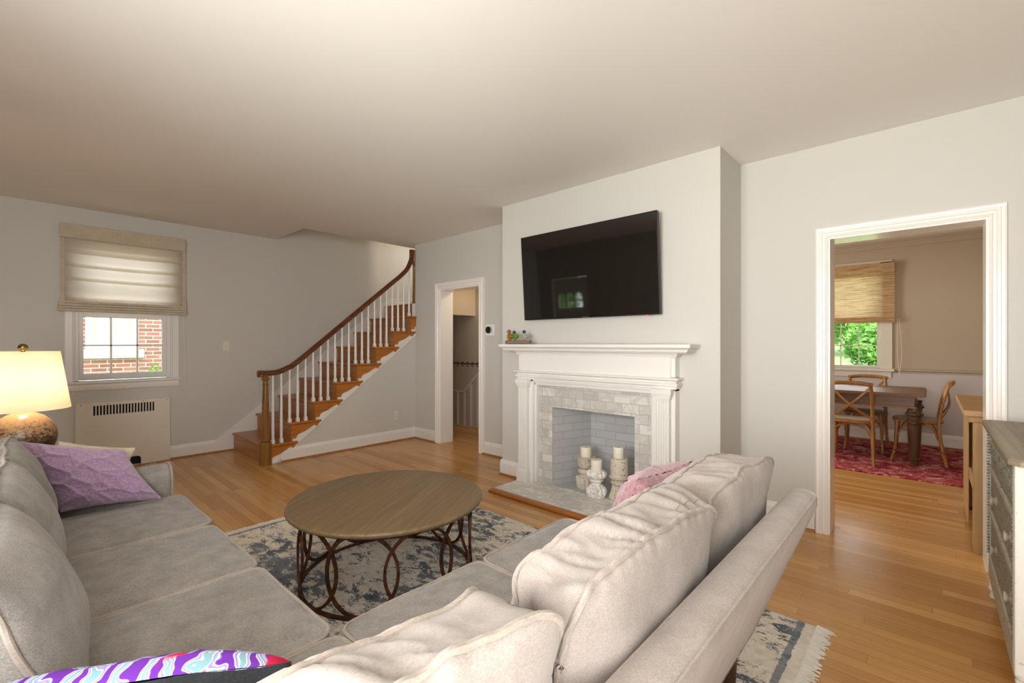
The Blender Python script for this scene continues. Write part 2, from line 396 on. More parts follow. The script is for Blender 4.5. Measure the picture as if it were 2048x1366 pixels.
# left wall with window opening
WY0, WY1, WZ0, WZ1 = .395, 1.215, .93, 2.42
b = B().box(LX-.16, LX, FY-.1, WY0, 0, 5.0).box(LX-.16, LX, WY1, 6.2, 0, 5.0).box(LX-.16, LX, WY0, WY1, 0, WZ0).box(LX-.16, LX, WY0, WY1, WZ1, 5.0)
struct(b.build('wall_left', 'wall', smooth=False), 'light grey wall with shaded window and radiator cover', 'wall')
# back wall (two openings) ; the chimney breast stands in front of it
d1a, d1b, d1h = -4.773, -4.02, 2.03
d2a, d2b, d2h = -.52, .25, 2.05
b = B().box(SX, d1a, D, D2, 0, H).box(d1a, d1b, D, D2, d1h, H).box(d1b, -2.62, D, D2, 0, H).box(-2.62, -1.64, D+.02, D2, 0, H).box(-1.64, d2a, D, D2, 0, H).box(d2a, d2b, D, D2, d2h, H).box(d2b, RX+.1, D, D2, 0, H)
struct(b.build('wall_back', 'wall', smooth=False), 'light grey wall with narrow doorway and wide dining doorway', 'wall')
FC = -2.135
cx0, cx1 = -3.185, -1.08; fo = .41; fz = .74
b = B().box(cx0, FC-fo-.02, C, D, 0, H).box(FC+fo+.02, cx1, C, D, 0, H).box(FC-fo-.02, FC+fo+.02, C, D, fz+.03, H)
struct(b.build('wall_chimney', 'wall', smooth=False), 'projecting grey chimney breast carrying the television and mantel', 'wall')
# wall under the stair
b = B().prism([(1.93, 0), (D, 0), (D, 1.44), (1.93, 0.02)], 'x', SX-.09, SX)
struct(b.build('wall_stair', 'wall', smooth=False), 'triangular grey wall beneath the staircase', 'wall')
# stairwell upper walls
b = B().box(-5.53, -5.43, 2.24, D2, H+.18, 5.0).box(LX, -5.53, 2.24, 2.34, H+.18, 5.0)
struct(b.build('wall_stairwell', 'landing_wall', smooth=False), 'upper stairwell wall above the ceiling opening', 'wall')
struct(B().box(LX, -4.0, 5.6, 5.7, 1.9, 5.0).build('wall_landing', 'landing_wall'), 'far wall of the stair landing', 'wall')
struct(B().box(LX, -3.9, 2.24, 5.7, 5.0, 5.1).build('ceiling_stairwell', 'ceiling'), 'ceiling over the stairwell', 'ceiling')
struct(B().box(LX, SX, 3.975+.02, 5.6, 1.755, 1.912).box(SX, -4.0, D2, 5.6, 2.6, 2.75).build('floor_landing', 'landing_wall', smooth=False), 'stair landing slab above the basement passage', 'floor')
struct(xbox(-3.98, -3.9, D2+.01, 5.7, 1.9, 5.0).build('wall_upstairs', 'landing_wall'), 'upstairs hallway wall', 'wall')
# room behind and to the right of the camera
fw0, fw1, fwz0, fwz1 = -1.8, .6, .8, 2.3
da, db_, dh = -6.03, -5.13, 2.05
b = B().box(LX, da, FY-.15, FY, 0, H).box(da, db_, FY-.15, FY, dh, H).box(db_, fw0, FY-.15, FY, 0, H).box(fw0, fw1, FY-.15, FY, 0, fwz0).box(fw0, fw1, FY-.15, FY, fwz1, H).box(fw1, RX+.15, FY-.15, FY, 0, H)
struct(b.build('wall_front', 'wall', smooth=False), 'wall behind the camera with front door and picture window', 'wall')
ry0, ry1, rz0, rz1 = -1.36, -.08, .7, 2.3
b = B().box(RX, RX+.15, FY, ry0, 0, H).box(RX, RX+.15, ry0, ry1, 0, rz0).box(RX, RX+.15, ry0, ry1, rz1, H).box(RX, RX+.15, ry1, D, 0, H)
struct(b.build('wall_right', 'wall', smooth=False), 'grey wall behind the dresser with an unseen window opening beside the camera', 'wall')
def frame_yz(bld, x0, x1, y0, y1, z0, z1, t):
    bld.box(x0, x1, y0, y0+t, z0, z1).box(x0, x1, y1-t, y1, z0, z1).box(x0, x1, y0+t, y1-t, z1-t, z1).box(x0, x1, y0+t, y1-t, z0, z0+t); return bld
def frame_xz(bld, y0, y1, x0, x1, z0, z1, t):
    bld.box(x0, x0+t, y0, y1, z0, z1).box(x1-t, x1, y0, y1, z0, z1).box(x0+t, x1-t, y0, y1, z1-t, z1).box(x0+t, x1-t, y0, y1, z0, z0+t); return bld
w = sroot('window_3', 'picture window in the wall behind the camera', 'window', (fw0, FY, fwz0))
bb = frame_xz(B(), FY-.1, FY-.04, fw0, fw1, fwz0, fwz1, .05)
for k in (1, 2): bb.box(fw0+.8*k-.03, fw0+.8*k+.03, FY-.1, FY-.04, fwz0+.05, fwz1-.05)
bb.build('sash', 'trim2', w, smooth=False)
xbox(fw0+.05, fw1-.05, FY-.075, FY-.07, fwz0+.05, fwz1-.05).build('pane', 'glass', w)
w = sroot('window_4', 'unseen window in the right wall that lets in the key light', 'window', (RX, ry0, rz0))
bb = frame_yz(B(), RX+.04, RX+.1, ry0, ry1, rz0, rz1, .05); bb.box(RX+.04, RX+.1, -.75, -.69, rz0+.05, rz1-.05)
bb.build('sash', 'trim2', w, smooth=False)
xbox(RX+.07, RX+.075, ry0+.05, ry1-.05, rz0+.05, rz1-.05).build('pane', 'glass', w)
w = sroot('door_3', 'white front door with three small arched lights behind the camera', 'door', (-5.58, FY, 0))
lites = [(-5.89, -5.71), (-5.67, -5.51), (-5.47, -5.29)]
bb = B(); z0, z1 = 1.42, 1.74
xs = [da+.02]+[v for l in lites for v in l]+[db_-.02]
bb.box(da+.02, db_-.02, FY-.08, FY-.03, .01, z0).box(da+.02, db_-.02, FY-.08, FY-.03, z1, dh-.01)
for i in range(0, 8, 2): bb.box(xs[i], xs[i+1], FY-.08, FY-.03, z0, z1)
for a, c_ in lites:
    m_ = (a+c_)/2; r_ = (c_-a)/2
    for sgn in (-1, 1):
        arc = [(m_+sgn*r_*math.cos(t*PI/16), z1-r_*.9+r_*.9*math.sin(t*PI/16)) for t in range(9)]
        bb.prism(arc+[(m_+sgn*r_, z1)], 'y', FY-.08, FY-.03)
bb.build('door_panel', 'trim2', w, smooth=False)
for a, c_ in lites: xbox(a, c_, FY-.057, FY-.053, z0, z1).build('pane', 'glass', w)
# dining room shell
nx0, nx1, nz0, nz1 = -1.66, -.50, .98, 2.34
b = B().box(-3.3, nx0, E, E+.15, 0, H).box(nx1, 1.3, E, E+.15, 0, H).box(nx0, nx1, E, E+.15, 0, nz0).box(nx0, nx1, E, E+.15, nz1, H)
struct(b.build('wall_dining', 'dining_wall', smooth=False), 'beige dining room wall with the bamboo-shaded window', 'wall')
struct(B().box(-3.1, -3.0, D2, 5.3, 0, H).box(-3.1, -3.0, 6.7, E, 0, H).box(-3.1, -3.0, 5.3, 6.7, 0, .9).box(-3.1, -3.0, 5.3, 6.7, 2.3, H).build('wall_dining_left', 'dining_wall', smooth=False), 'left dining room wall with an unseen opening added for light', 'wall')
struct(xbox(.78, .9, D2, E, 0, H).build('wall_dining_right', 'dining_wall'), 'right dining room wall behind the console table', 'wall')
# ------------------------------------------------------------------ passage behind the narrow doorway
PY = 4.92
b = B().box(LX, -3.9, PY, PY+.1, -1.6, 2.6)
struct(b.build('wall_passage', 'hall_wall', smooth=False), 'shadowy passage wall seen through the narrow doorway', 'wall')
struct(xbox(-3.98, -3.9, D2, PY, 0, 2.6).build('wall_passage_right', 'hall_wall'), 'right side wall of the passage', 'wall')
b = B().box(-5.34, -5.3, D2+.02, PY, 1.755, 2.62)
struct(b.build('ceiling_soffit', 'landing_wall', smooth=False), 'cream boxed soffit beneath the stair landing', 'ceiling')
# the oak floor stops at the edge of the basement steps
wn = sroot('trim_1', 'painted board wainscot stepping down the basement stair', 'wainscot', (-5.5, PY, 0))
capz = lambda x: .535 if x < -5.54 else .535+(x+5.54)*.92
bb = B().prism([(LX+.01, -1.2), (-5.2, -1.2), (-4.75, 0.0), (-4.75, capz(-4.75)), (-5.54, .535), (LX+.01, .535)], 'y', PY-.012, PY)
bb.build('board_panel', 'hall_wall', wn, smooth=False)
bb = B()
for x in (-5.98, -5.86, -5.70, -5.54, -5.38, -5.22, -5.06): bb.box(x-.02, x+.02, PY-.024, PY-.012, -.9 if x < -5.1 else 0, capz(x)-.01)
bb.build('batten', 'wainscot', wn, smooth=False)
bb = B().tube([(LX+.02, PY-.02, .545), (-5.54, PY-.02, .545), (-4.75, PY-.02, .545+.79*.92)], .018, 4)
bb.build('cap_rail', 'wainscot', wn, smooth=False)

# ------------------------------------------------------------------ trim helpers
BP = [(0, 0), (.018, 0), (.018, .115), (.012, .135), (.006, .15), (0, .152)]   # baseboard profile (out, up)
def base_x(name, x0, x1, ywall, label, sgn=-1, h=1.0, shoe=True, mat='trim2'):
    o = B().prism([(ywall+sgn*u, z*h) for u, z in BP], 'x', x0, x1).build(name, mat, smooth=False); struct(o, label, 'baseboard')
    if shoe: B().prism([(ywall+sgn*(.018+.018*math.cos(t)), .018*math.sin(t)+.002*0) for t in (0, .4, .8, 1.2, PI/2)]+[(ywall+sgn*.018, 0)], 'x', x0, x1).build('shoe_molding', 'shoe', o)
    return o
def base_y(name, y0, y1, xwall, label, sgn=1, shoe=True, mat='trim2'):
    o = B().prism([(xwall+sgn*u, z) for u, z in BP], 'y', y0, y1).build(name, mat, smooth=False); struct(o, label, 'baseboard')
    if shoe: B().prism([(xwall+sgn*(.018+.018*math.cos(t)), .018*math.sin(t)) for t in (0, .4, .8, 1.2, PI/2)]+[(xwall+sgn*.018, 0)], 'y', y0, y1).build('shoe_molding', 'shoe', o)
    return o
base_y('baseboard_left', 1.19, 1.83, LX, 'white baseboard between radiator cover and staircase')
base_y('baseboard_stair', 2.0, D, SX, 'white baseboard along the wall under the staircase')
base_x('baseboard_back', SX, -4.862, D, 'white baseboard between staircase corner and narrow doorway')
base_x('baseboard_center', -3.945, cx0, D, 'white baseboard between narrow doorway and chimney breast')
base_x('baseboard_chimney', cx0-.018, FC-.77, C, 'white baseboard on the chimney breast left of the mantel')
base_x('baseboard_chimney_right', FC+.77, cx1+.018, C, 'white baseboard on the chimney breast right of the mantel')
base_x('baseboard_right', cx1, -.595, D, 'white baseboard between chimney breast and dining doorway')
base_y('baseboard_chimney_side', C, D, cx1, 'white baseboard on the right return of the chimney breast')
base_x('baseboard_dining', -3.0, .78, E, 'white baseboard along the dining room window wall', h=1.12)
# dining chair rail, lower panel with light put into its paler colour and crown
t = sroot('trim_2', 'chair rail around the dining room at window-sill height', 'chair rail', (0, E, .95))
B().prism([(E, .93), (E-.012, .93), (E-.014, .95), (E-.03, .96), (E-.03, .975), (E-.012, .985), (E, .99)], 'x', -.40, .78).build('rail', 'dining_wall', t, smooth=False)
t = sroot('wall_dining_lower', 'dining wall below the chair rail, paler to stand for light on it', 'wall', (0, E, 0))
xbox(-3.0, .78, E-.004, E, .1, .93).build('lower_panel', 'wainscot', t)
t = sroot('trim_3', 'cove crown molding at the top of the dining room wall', 'crown molding', (0, E, 2.6))
B().prism([(E, 2.60), (E-.015, 2.60), (E-.02, 2.62), (E-.05, 2.66), (E-.07, 2.675), (E-.075, 2.70), (E, 2.70)], 'x', -3.0, .78).build('molding', 'dining_wall', t, smooth=False)
# door casings
def casing(name, xa, xb, zh, wd, label, y=D):
    root = sroot(name, label, 'door casing', ((xa+xb)/2, y, 0))
    prof = [(0, 0), (0, .014), (.18, .02), (.24, .013), (.42, .013), (.48, .02), (.66, .02), (.72, .014), (.88, .016), (1, .022), (1, 0)]
    def side(x0, s):
        bl = B(); n = len(prof); vs = []
        for u, o in prof: vs.append((x0+s*u*wd, y-o, 0)); vs.append((x0+s*u*wd, y-o, zh+u*wd))
        fs = [(2*i, 2*((i+1) % n), 2*((i+1) % n)+1, 2*i+1) for i in range(n)]
        bl.add(vs, fs+[tuple(2*i for i in range(n)), tuple(2*i+1 for i in range(n-1, -1, -1))]); return bl
    side(xa, -1).build('side_casing', 'trim', root, smooth=False); side(xb, 1).build('side_casing', 'trim', root, smooth=False)
    bl = B(); n = len(prof); vs = []
    for u, o in prof: vs.append((xa-u*wd, y-o, zh+u*wd)); vs.append((xb+u*wd, y-o, zh+u*wd))
    bl.add(vs, [(2*i, 2*((i+1) % n), 2*((i+1) % n)+1, 2*i+1) for i in range(n)]); bl.build('head_casing', 'trim', root, smooth=False)
    j = B().box(xa, xa+.012, y-.004, D2+.004, 0, zh).box(xb-.012, xb, y-.004, D2+.004, 0, zh).box(xa+.012, xb-.012, y-.004, D2+.004, zh-.012, zh)
    j.build('jamb', 'trim', root, smooth=False)
    B().box(xa-wd, xa, D2, D2+.018, 0, zh+wd).box(xb, xb+wd, D2, D2+.018, 0, zh+wd).box(xa, xb, D2, D2+.018, zh, zh+wd).build('rear_casing', 'trim', root, smooth=False)
casing('door_1', d1a, d1b, d1h, .085, 'white cased narrow doorway to the passage by the stairs')
casing('door_2', d2a, d2b, d2h, .07, 'wide white cased doorway opening into the dining room')

# ------------------------------------------------------------------ left window
w = sroot('window_1', 'white double-hung window above the radiator cover', 'window', (LX, .805, WZ0))
c0, c1 = .335, 1.275
B().box(LX, LX+.02, c0, WY0, WZ0, 2.46).box(LX, LX+.02, WY1, c1, WZ0, 2.46).box(LX, LX+.02, c0, c1, WZ1, 2.48).build('casing', 'trim2', w, bevel=.004)
B().box(LX-.1, LX+.045, c0-.02, c1+.02, WZ0-.022, WZ0).build('sill', 'trim2', w, bevel=.005)
B().prism([(LX, WZ0-.09), (LX+.012, WZ0-.09), (LX+.018, WZ0-.06), (LX+.018, WZ0-.035), (LX+.025, WZ0-.022), (LX, WZ0-.022)], 'y', c0, c1).build('apron', 'trim2', w, smooth=False)
B().box(LX-.16, LX, WY0, WY0+.012, WZ0, WZ1).box(LX-.16, LX, WY1-.012, WY1, WZ0, WZ1).box(LX-.05, LX-.03, WY0+.012, WY0+.045, WZ0, WZ1).box(LX-.05, LX-.03, WY1-.045, WY1-.012, WZ0, WZ1).build('jamb', 'trim2', w, smooth=False)
s_ = frame_yz(B(), LX-.1, LX-.055, WY0+.015, WY1-.015, WZ0+.01, 1.66, .065).build('sash', 'trim2', w, bevel=.004)
gy0, gy1, gz0, gz1 = WY0+.08, WY1-.08, WZ0+.075, 1.595
mb = B()
for k in (1, 2): yy = gy0+(gy1-gy0)*k/3; mb.box(LX-.085, LX-.072, yy-.008, yy+.008, gz0, gz1)
zz = (gz0+gz1)/2; mb.box(LX-.085, LX-.072, gy0, gy1, zz-.008, zz+.008)
mb.build('muntin', 'trim2', s_, smooth=False)
xbox(LX-.08, LX-.077, gy0, gy1, gz0, gz1).build('pane', 'glass', s_)
s_ = frame_yz(B(), LX-.15, LX-.105, WY0+.015, WY1-.015, 1.60, WZ1-.01, .06).build('sash', 'trim2', w, bevel=.004)
xbox(LX-.13, LX-.127, WY0+.075, WY1-.075, 1.66, WZ1-.07).build('pane', 'glass', s_)

# roman shade
r = thing('roman_shade', 'half-lowered cream linen roman shade over the living room window', 'window shade', (LX, .805, 2.5))
ys0, ys1 = .295, 1.325
B().box(LX+.003, LX+.095, ys0, ys1, 2.375, 2.515).build('valance', 'shade_valance', r, bevel=.004)
prof = [(.045, 2.37)]
zt = [2.37, 2.235, 2.10, 1.965, 1.86]
for i in range(4):
    a, c_ = zt[i], zt[i+1]
    for k in range(1, 7):
        tt = k/6; prof.append((.040+.022*tt**2.2*(1 if i < 3 else 1.4), a+(c_-a)*tt-(.008 if k == 6 else 0)))
    prof.append((.040, c_))
prof += [(.062, 1.80), (.07, 1.745)]
def shade_surf(yA, yB):
    bl = B(); n = 14
    def fn(u, v):
        k = v*(len(prof)-1); i = min(int(k), len(prof)-2); f = k-i
        o = prof[i][0]*(1-f)+prof[i+1][0]*f; z = prof[i][1]*(1-f)+prof[i+1][1]*f
        y = yA+(yB-yA)*u
        sag = -.010*math.sin(PI*(y-ys0)/(ys1-ys0))
        return (LX+.03+o+.004*noise.noise(Vector((y*6, z*8, 0))), y, z+sag)
    bl.grid(fn, n, len(prof)-1)
    for i in range(1, 4):
        for o in (.034,): bl.grid(lambda u, v, i=i, o=o: (LX+o+.03, yA+(yB-yA)*u, zt[i]-.006+.042*v-.010*math.sin(PI*((yA+(yB-yA)*u)-ys0)/(ys1-ys0))), n, 2)
    bl.grid(lambda u, v: (LX+.066, yA+(yB-yA)*u, 1.745+.05*v), n, 2)
    return bl
shade_surf(ys0+.03, ys1-.03).build('cloth', 'shade_cloth', r, angle=60)
for a, c_ in ((ys0, ys0+.035), (ys1-.035, ys1)):
    B().prism([(LX+.085, 1.70), (LX+.108, 1.70), (LX+.105, 1.80), (LX+.094, 1.86), (LX+.094, 2.10), (LX+.09, 2.37), (LX+.08, 2.37), (LX+.08, 1.80)], 'y', a, c_).build('side_hem', 'shade_valance', r, smooth=False)
for k in range(4):
    z = 1.745-.026*k
    B().box(LX+.06, LX+.105+.006*k, ys0-.012-.002*k, ys1+.006, z-.024, z).build('fold', 'shade_valance', r, bevel=.006)
B().tube([(LX+.05, ys1-.01, 1.7), (LX+.045, ys1+.005, 1.2), (LX+.045, ys1+.004, .72)], .0018, 5).ball((LX+.045, ys1+.004, .71), (.007, .007, .014), 8, 6).build('pull_cord', 'white_plastic', r)

# radiator cover
r = thing('radiator_cover', 'cream metal radiator cover with slotted grille below the window', 'radiator cover', (LX, .8, 0))
ra, rb, rz = .41, 1.188, .712; xo = LX+.03
nslot = 20; sl0, sl1 = .545, 1.055; za, zb = .575, .675
foot0, foot1 = .60, .93
bb = B().box(xo, xo+.012, ra, rb, zb, rz).box(xo, xo+.012, ra, sl0, za, zb).box(xo, xo+.012, sl1, rb, za, zb)
pitch = (sl1-sl0)/nslot
for k in range(nslot): bb.box(xo, xo+.012, sl0+k*pitch+pitch*.58, sl0+(k+1)*pitch, za, zb)
bb.box(xo, xo+.012, ra, rb, .10, za).box(xo, xo+.012, ra, foot0, .005, .10)
bb.prism([(foot1, .005), (rb, .005), (rb, .10), (foot1-.03, .10), (foot1-.008, .09), (foot1, .07)], 'x', xo, xo+.012)
bb.box(LX+.001, xo, ra, ra+.012, .005, rz).box(LX+.001, xo, rb-.012, rb, .005, rz).box(LX+.001, xo, ra, rb, rz-.012, rz)
bb.build('panel', 'cream', r, smooth=False)
xbox(LX+.002, LX+.006, ra+.012, rb-.012, .01, rz-.012).build('recess', 'dark', r)  # dark sheet standing for the shade inside the cover
for y in (.45, .66, .95, 1.16): B().ball((xo+.012, y, .69), .004, 8, 6).build('screw', 'steel', r)

# switch, outlet, thermostat
r = thing('light_switch', 'ivory toggle switch plate on the wall by the stairs', 'light switch', (LX, 1.756, 1.29))
xbox(LX, LX+.006, 1.721, 1.791, 1.232, 1.348).build('plate', 'plastic', r, bevel=.003)
xbox(LX+.006, LX+.018, 1.751, 1.761, 1.278, 1.300).build('toggle', 'plastic', r, bevel=.002)
r = thing('wall_outlet', 'ivory duplex outlet on the wall under the staircase', 'outlet', (SX, 3.48, .345))
xbox(SX, SX+.006, 3.445, 3.515, .287, .403).build('plate', 'plastic', r, bevel=.003)
for z in (.325, .365): xbox(SX+.006, SX+.008, 3.463, 3.497, z-.014, z+.014).build('socket', 'cream', r, bevel=.002)
for z in (.325, .365):
    for y in (3.472, 3.485): xbox(SX+.008, SX+.0085, y, y+.003, z-.007, z+.007).build('slot', 'dark', r)
r = thing('thermostat', 'round black thermostat on a white square plate beside the narrow doorway', 'thermostat', (-3.84, D, 1.48))
xbox(-3.905, -3.765, D-.006, D, 1.415, 1.545).build('plate', 'white_plastic', r, bevel=.003)
def disc_y(cx, cz, r0, ya, yb, n=28):
    bl = B(); ring = [(cx+r0*math.cos(2*PI*k/n), cz+r0*math.sin(2*PI*k/n)) for k in range(n)]; bl.prism(ring, 'y', ya, yb); return bl
disc_y(-3.84, 1.48, .042, D-.03, D-.006).build('ring', 'silver', r)
disc_y(-3.84, 1.48, .041, D-.034, D-.03).build('dial', 'black', r)

# ------------------------------------------------------------------ staircase
N = 9; RISE = .2128; RUN = .268; Y0 = 1.835
st = thing('staircase', 'oak staircase with white balusters climbing along the window wall', 'staircase', (SX, 1.83, 0))
for k in range(N):
    y = Y0+RUN*k; z = RISE*(k+1)
    xr = SX+.0 if k else SX-.05
    if k < N-1:
        xe = SX+.035
        bb = B().prism([(y-.012, z-.030), (y-.020, z-.022), (y-.022, z-.012), (y-.016, z-.003), (y-.006, z), (y+RUN+.02, z), (y+RUN+.02, z-.03)], 'x', LX+.022, SX+.01)
        if k == 0: bb = B().prism([(y-.012, z-.030), (y-.022, z-.012), (y-.006, z), (y+RUN+.02, z), (y+RUN+.02, z-.03)], 'x', LX+.022, SX-.01)
        bb.build('tread', 'stair_wood', st, smooth=False)
        # return nosing at the open end
        B().prism([(SX+.008, z-.030), (SX+.03, z-.024), (SX+.036, z-.012), (SX+.03, z-.002), (SX+.008, z)], 'y', y-.02 if k else y+.06, y+RUN+.075).build('tread_return', 'bracket_wood', st, smooth=False)
        # scrolled bracket
        za = -RISE if k else -RISE+.06
        scroll = [(.338, -.028), (.328, -.036), (.314, -.046), (.306, -.062), (.294, -.074), (.280, -.064), (.262, -.057), (.238, -.066), (.20, -.09), (.16, -.113), (.12, -.126), (.085, -.137), (.068, -.150)]
        prof = [(0, 0)]+scroll+[(.060, -.168), (.060, za+.03), (0, za+.03)]
        if k == 0:
            prof = [(.06, -.03)]+scroll+[(.06, -.155)]
        else: prof[0] = (0, -.03)
        B().prism([(y+u, z+v) for u, v in prof], 'x', SX+.006, SX+.022).build('bracket', 'bracket_wood', st, smooth=False)
    xbox(LX+.022, SX+.006 if k else SX-.02, y, y+.02, z-RISE+(.0 if k == 0 else 0), z-.03 if k < N-1 else z-.03).build('riser', 'stair_wood', st)
y = Y0+RUN*(N-1); z = RISE*N
B().prism([(y-.012, z-.030), (y-.022, z-.012), (y-.006, z), (y+.12, z), (y+.12, z-.03)], 'x', LX+.022, SX-.02).build('tread', 'stair_wood', st, smooth=False)
# white stringer on the open side, skirt board on the wall side
lo = lambda yy: max(0, .775*(yy-1.945))
pts = [(1.90, 0), (1.945, 0), (D-.003, lo(D-.003)), (D-.003, RISE*8-.02)]
for k in range(7, -1, -1):
    yk = Y0+RUN*k
    pts += [(min(yk+RUN+.02, D-.003), RISE*(k+1)-.03), (yk+.02 if k else 1.90, RISE*(k+1)-.03)]
B().prism(pts, 'x', SX-.02, SX+.008).build('stringer', 'trim2', st, smooth=False)
mo = B()
for a, c_ in ((-.02, .005), (.012, .016)):
    pass
mo.prism([(1.99, .035), (D-.003, lo(D)+.0), (D-.003, lo(D)+.045), (1.99, .078)], 'x', SX+.008, SX+.02)
mo.build('stringer_molding', 'trim2', st, smooth=False)
sk = [(1.62, 0), (1.835, 0), (1.835, .01)]
top = lambda yy: .152+(yy-1.66)*.792
pts = [(1.66, 0), (1.835, 0)]
for k in range(N):
    pts += [(Y0+RUN*k, RISE*(k+1)-.03), (Y0+RUN*(k+1), RISE*(k+1)-.03)]
pts = pts[:-1]+[(5.5, RISE*N-.03), (5.5, RISE*N+.135), (4.045, RISE*N+.125), (1.66, .152)]
B().prism(pts, 'x', LX+.001, LX+.021).build('skirt_board', 'trim2', st, smooth=False)
B().tube([(LX+.02, 1.64, .143), (LX+.02, 1.665, .15), (LX+.02, 4.045, RISE*N+.118), (LX+.02, 5.5, RISE*N+.128)], .013, 4, up=(1, 0, 0)).build('skirt_cap', 'trim2', st, smooth=False)
# handrail
rt = lambda yy: .822*(yy-2.823)+1.663-.032
path = spline([(SX-.02, 1.77, 1.0), (SX-.02, 1.87, .995), (SX-.02, 1.97, 1.002), (SX-.02, 2.08, 1.045), (SX-.02, 2.21, rt(2.21)), (SX-.02, 2.8, rt(2.8)), (SX-.02, 3.4, rt(3.4)), (SX-.02, 3.58, rt(3.58)), (SX-.02, 3.68, rt(3.68)+.02), (SX-.02, 3.735, rt(3.735)+.085), (SX-.02, 3.75, 2.52), (SX-.02, 3.752, 2.63)], 8)
hr = B()
hr.tube(path, .030, 8, ry=.034, up=(1, 0, 0)); 
# tube frame: a along t x up; flatten for rail section
hr.build('handrail', 'rail_wood', st)
B().lathe([(.0, 0), (.043, 0), (.047, .012), (.04, .03), (.03, .045)], SX-.02, 1.81, 20, z0=.955).build('handrail_cap', 'rail_wood', st)
nx, ny = SX+.012, 1.838
bb = B().prism([(nx-.047+.01*a, ny-.047+.01*c_) if False else (nx+px, ny+py) for px, py in [(-.052, -.034), (-.034, -.052), (.034, -.052), (.052, -.034), (.052, .034), (.034, .052), (-.034, .052), (-.052, .034)] for a, c_ in [(0, 0)]], 'z', 0, .245)
bb.build('newel_base', 'newel_wood', st, smooth=False)
B().lathe([(.046, .245), (.046, .252), (.036, .256), (.046, .262), (.046, .270), (.038, .276), (.041, .29), (.043, .32), (.030, .80), (.027, .865), (.034, .87), (.034, .88), (.027, .885), (.026, .915), (.038, .925), (.040, .94), (.03, .955), (.022, .965), (.024, .98)], nx, ny, 14).build('newel_post', 'newel_wood', st, angle=30)
bal_top = lambda yy: (1.0 if yy < 2.0 else None)
def rail_z(yy):
    best = min(path, key=lambda p: abs(p.y-yy)); return best.z-.025
for i in range(21):
    yb = 1.925+.0893*i; k = int((yb-Y0)/RUN+1e-6) if i < 2 else (i-2)//3+1
    zb = RISE*(k+1); zt_ = rail_z(yb)
    bb = B().box(SX-.036, SX-.004, yb-.016, yb+.016, zb, zb+.045)
    bb.lathe([(.0135, .045), (.0155, .10), (.0135, (zt_-zb)*.55), (.0095, zt_-zb)], SX-.02, yb, 10, z0=zb)
    bb.build('baluster', 'trim2', st, angle=50)
tx, ty = SX-.045, D+.035
B().box(tx-.036, tx+.036, ty-.036, ty+.036, 1.27, 1.885).build('newel_drop', 'trim2', st, bevel=.003)
B().lathe([(.036, 1.885), (.03, 1.90), (.026, 1.93), (.021, 2.34), (.024, 2.42), (.03, 2.43), (.03, 2.45), (.024, 2.46), (.034, 2.49), (.034, 2.64)], tx, ty-.02, 12).build('newel_post', 'newel_wood', st, angle=30)

# ------------------------------------------------------------------ fireplace
fp = thing('fireplace', 'white fluted mantel fireplace with grey marble subway tile surround', 'fireplace', (FC, C, 0))
my = C-.012
bb = B().box(FC-.60, FC-fo, my, C, .03, .955).box(FC+fo, FC+.60, my, C, .03, .955).box(FC-fo, FC+fo, my, C, fz, .955)
bb.build('marble_surround', 'marble_v', fp, smooth=False)
# firebox
by = 3.74; bx = .265
bb = B().add([(FC-bx, by, .03), (FC+bx, by, .03), (FC+bx, by, .86), (FC-bx, by, .86)], [(0, 1, 2, 3)]).build('firebox_back', 'firebrick_back', fp)
for s in (-1, 1):
    bb = B()
    bb.add([(FC+s*fo, C-.008, .03), (FC+s*bx, by, .03), (FC+s*bx, by, .86), (FC+s*fo, C-.008, .86)], [(0, 1, 2, 3)])
    bb.add([(FC+s*(fo+.015), C-.008, .03), (FC+s*(bx+.02), by+.02, .03), (FC+s*(bx+.02), by+.02, .86), (FC+s*(fo+.015), C-.008, .86)], [(0, 1, 2, 3)])
    bb.build('firebox_side', 'firebrick_side', fp, smooth=False)
B().add([(FC-fo, C-.008, fz+.02), (FC+fo, C-.008, fz+.02), (FC+bx, by, .86), (FC-bx, by, .86), (FC-fo, C-.008, fz+.03), (FC+fo, C-.008, fz+.03), (FC+bx, by, .87), (FC-bx, by, .87)], [(0, 1, 2, 3), (4, 5, 6, 7), (0, 1, 5, 4)]).build('firebox_throat', 'firefloor', fp, smooth=False)
B().prism([(FC-fo, C-.012), (FC+fo, C-.012), (FC+bx+.02, by+.01), (FC-bx-.02, by+.01)], 'z', .0, .03).build('firebox_floor', 'firefloor', fp, smooth=False)
# hearth
hx0, hx1, hy = FC-.745, FC+.745, 2.895
B().box(hx0, hx1, hy, my, 0, .03).build('hearth', 'marble_h', fp, bevel=.002)
prof = [(0, 0), (.045, 0), (.052, .008), (.052, .018), (.045, .027), (.02, .031), (0, .031)]
B().prism([(hy-u, z) for u, z in prof], 'x', hx0-.0, hx1+.0).build('hearth_border', 'hearth_wood', fp, smooth=False)
for s, xx in ((-1, hx0), (1, hx1)):
    B().prism([(xx+s*u*.45, z*.5) for u, z in prof], 'y', hy-.045, C).build('hearth_border', 'hearth_wood', fp, smooth=False)
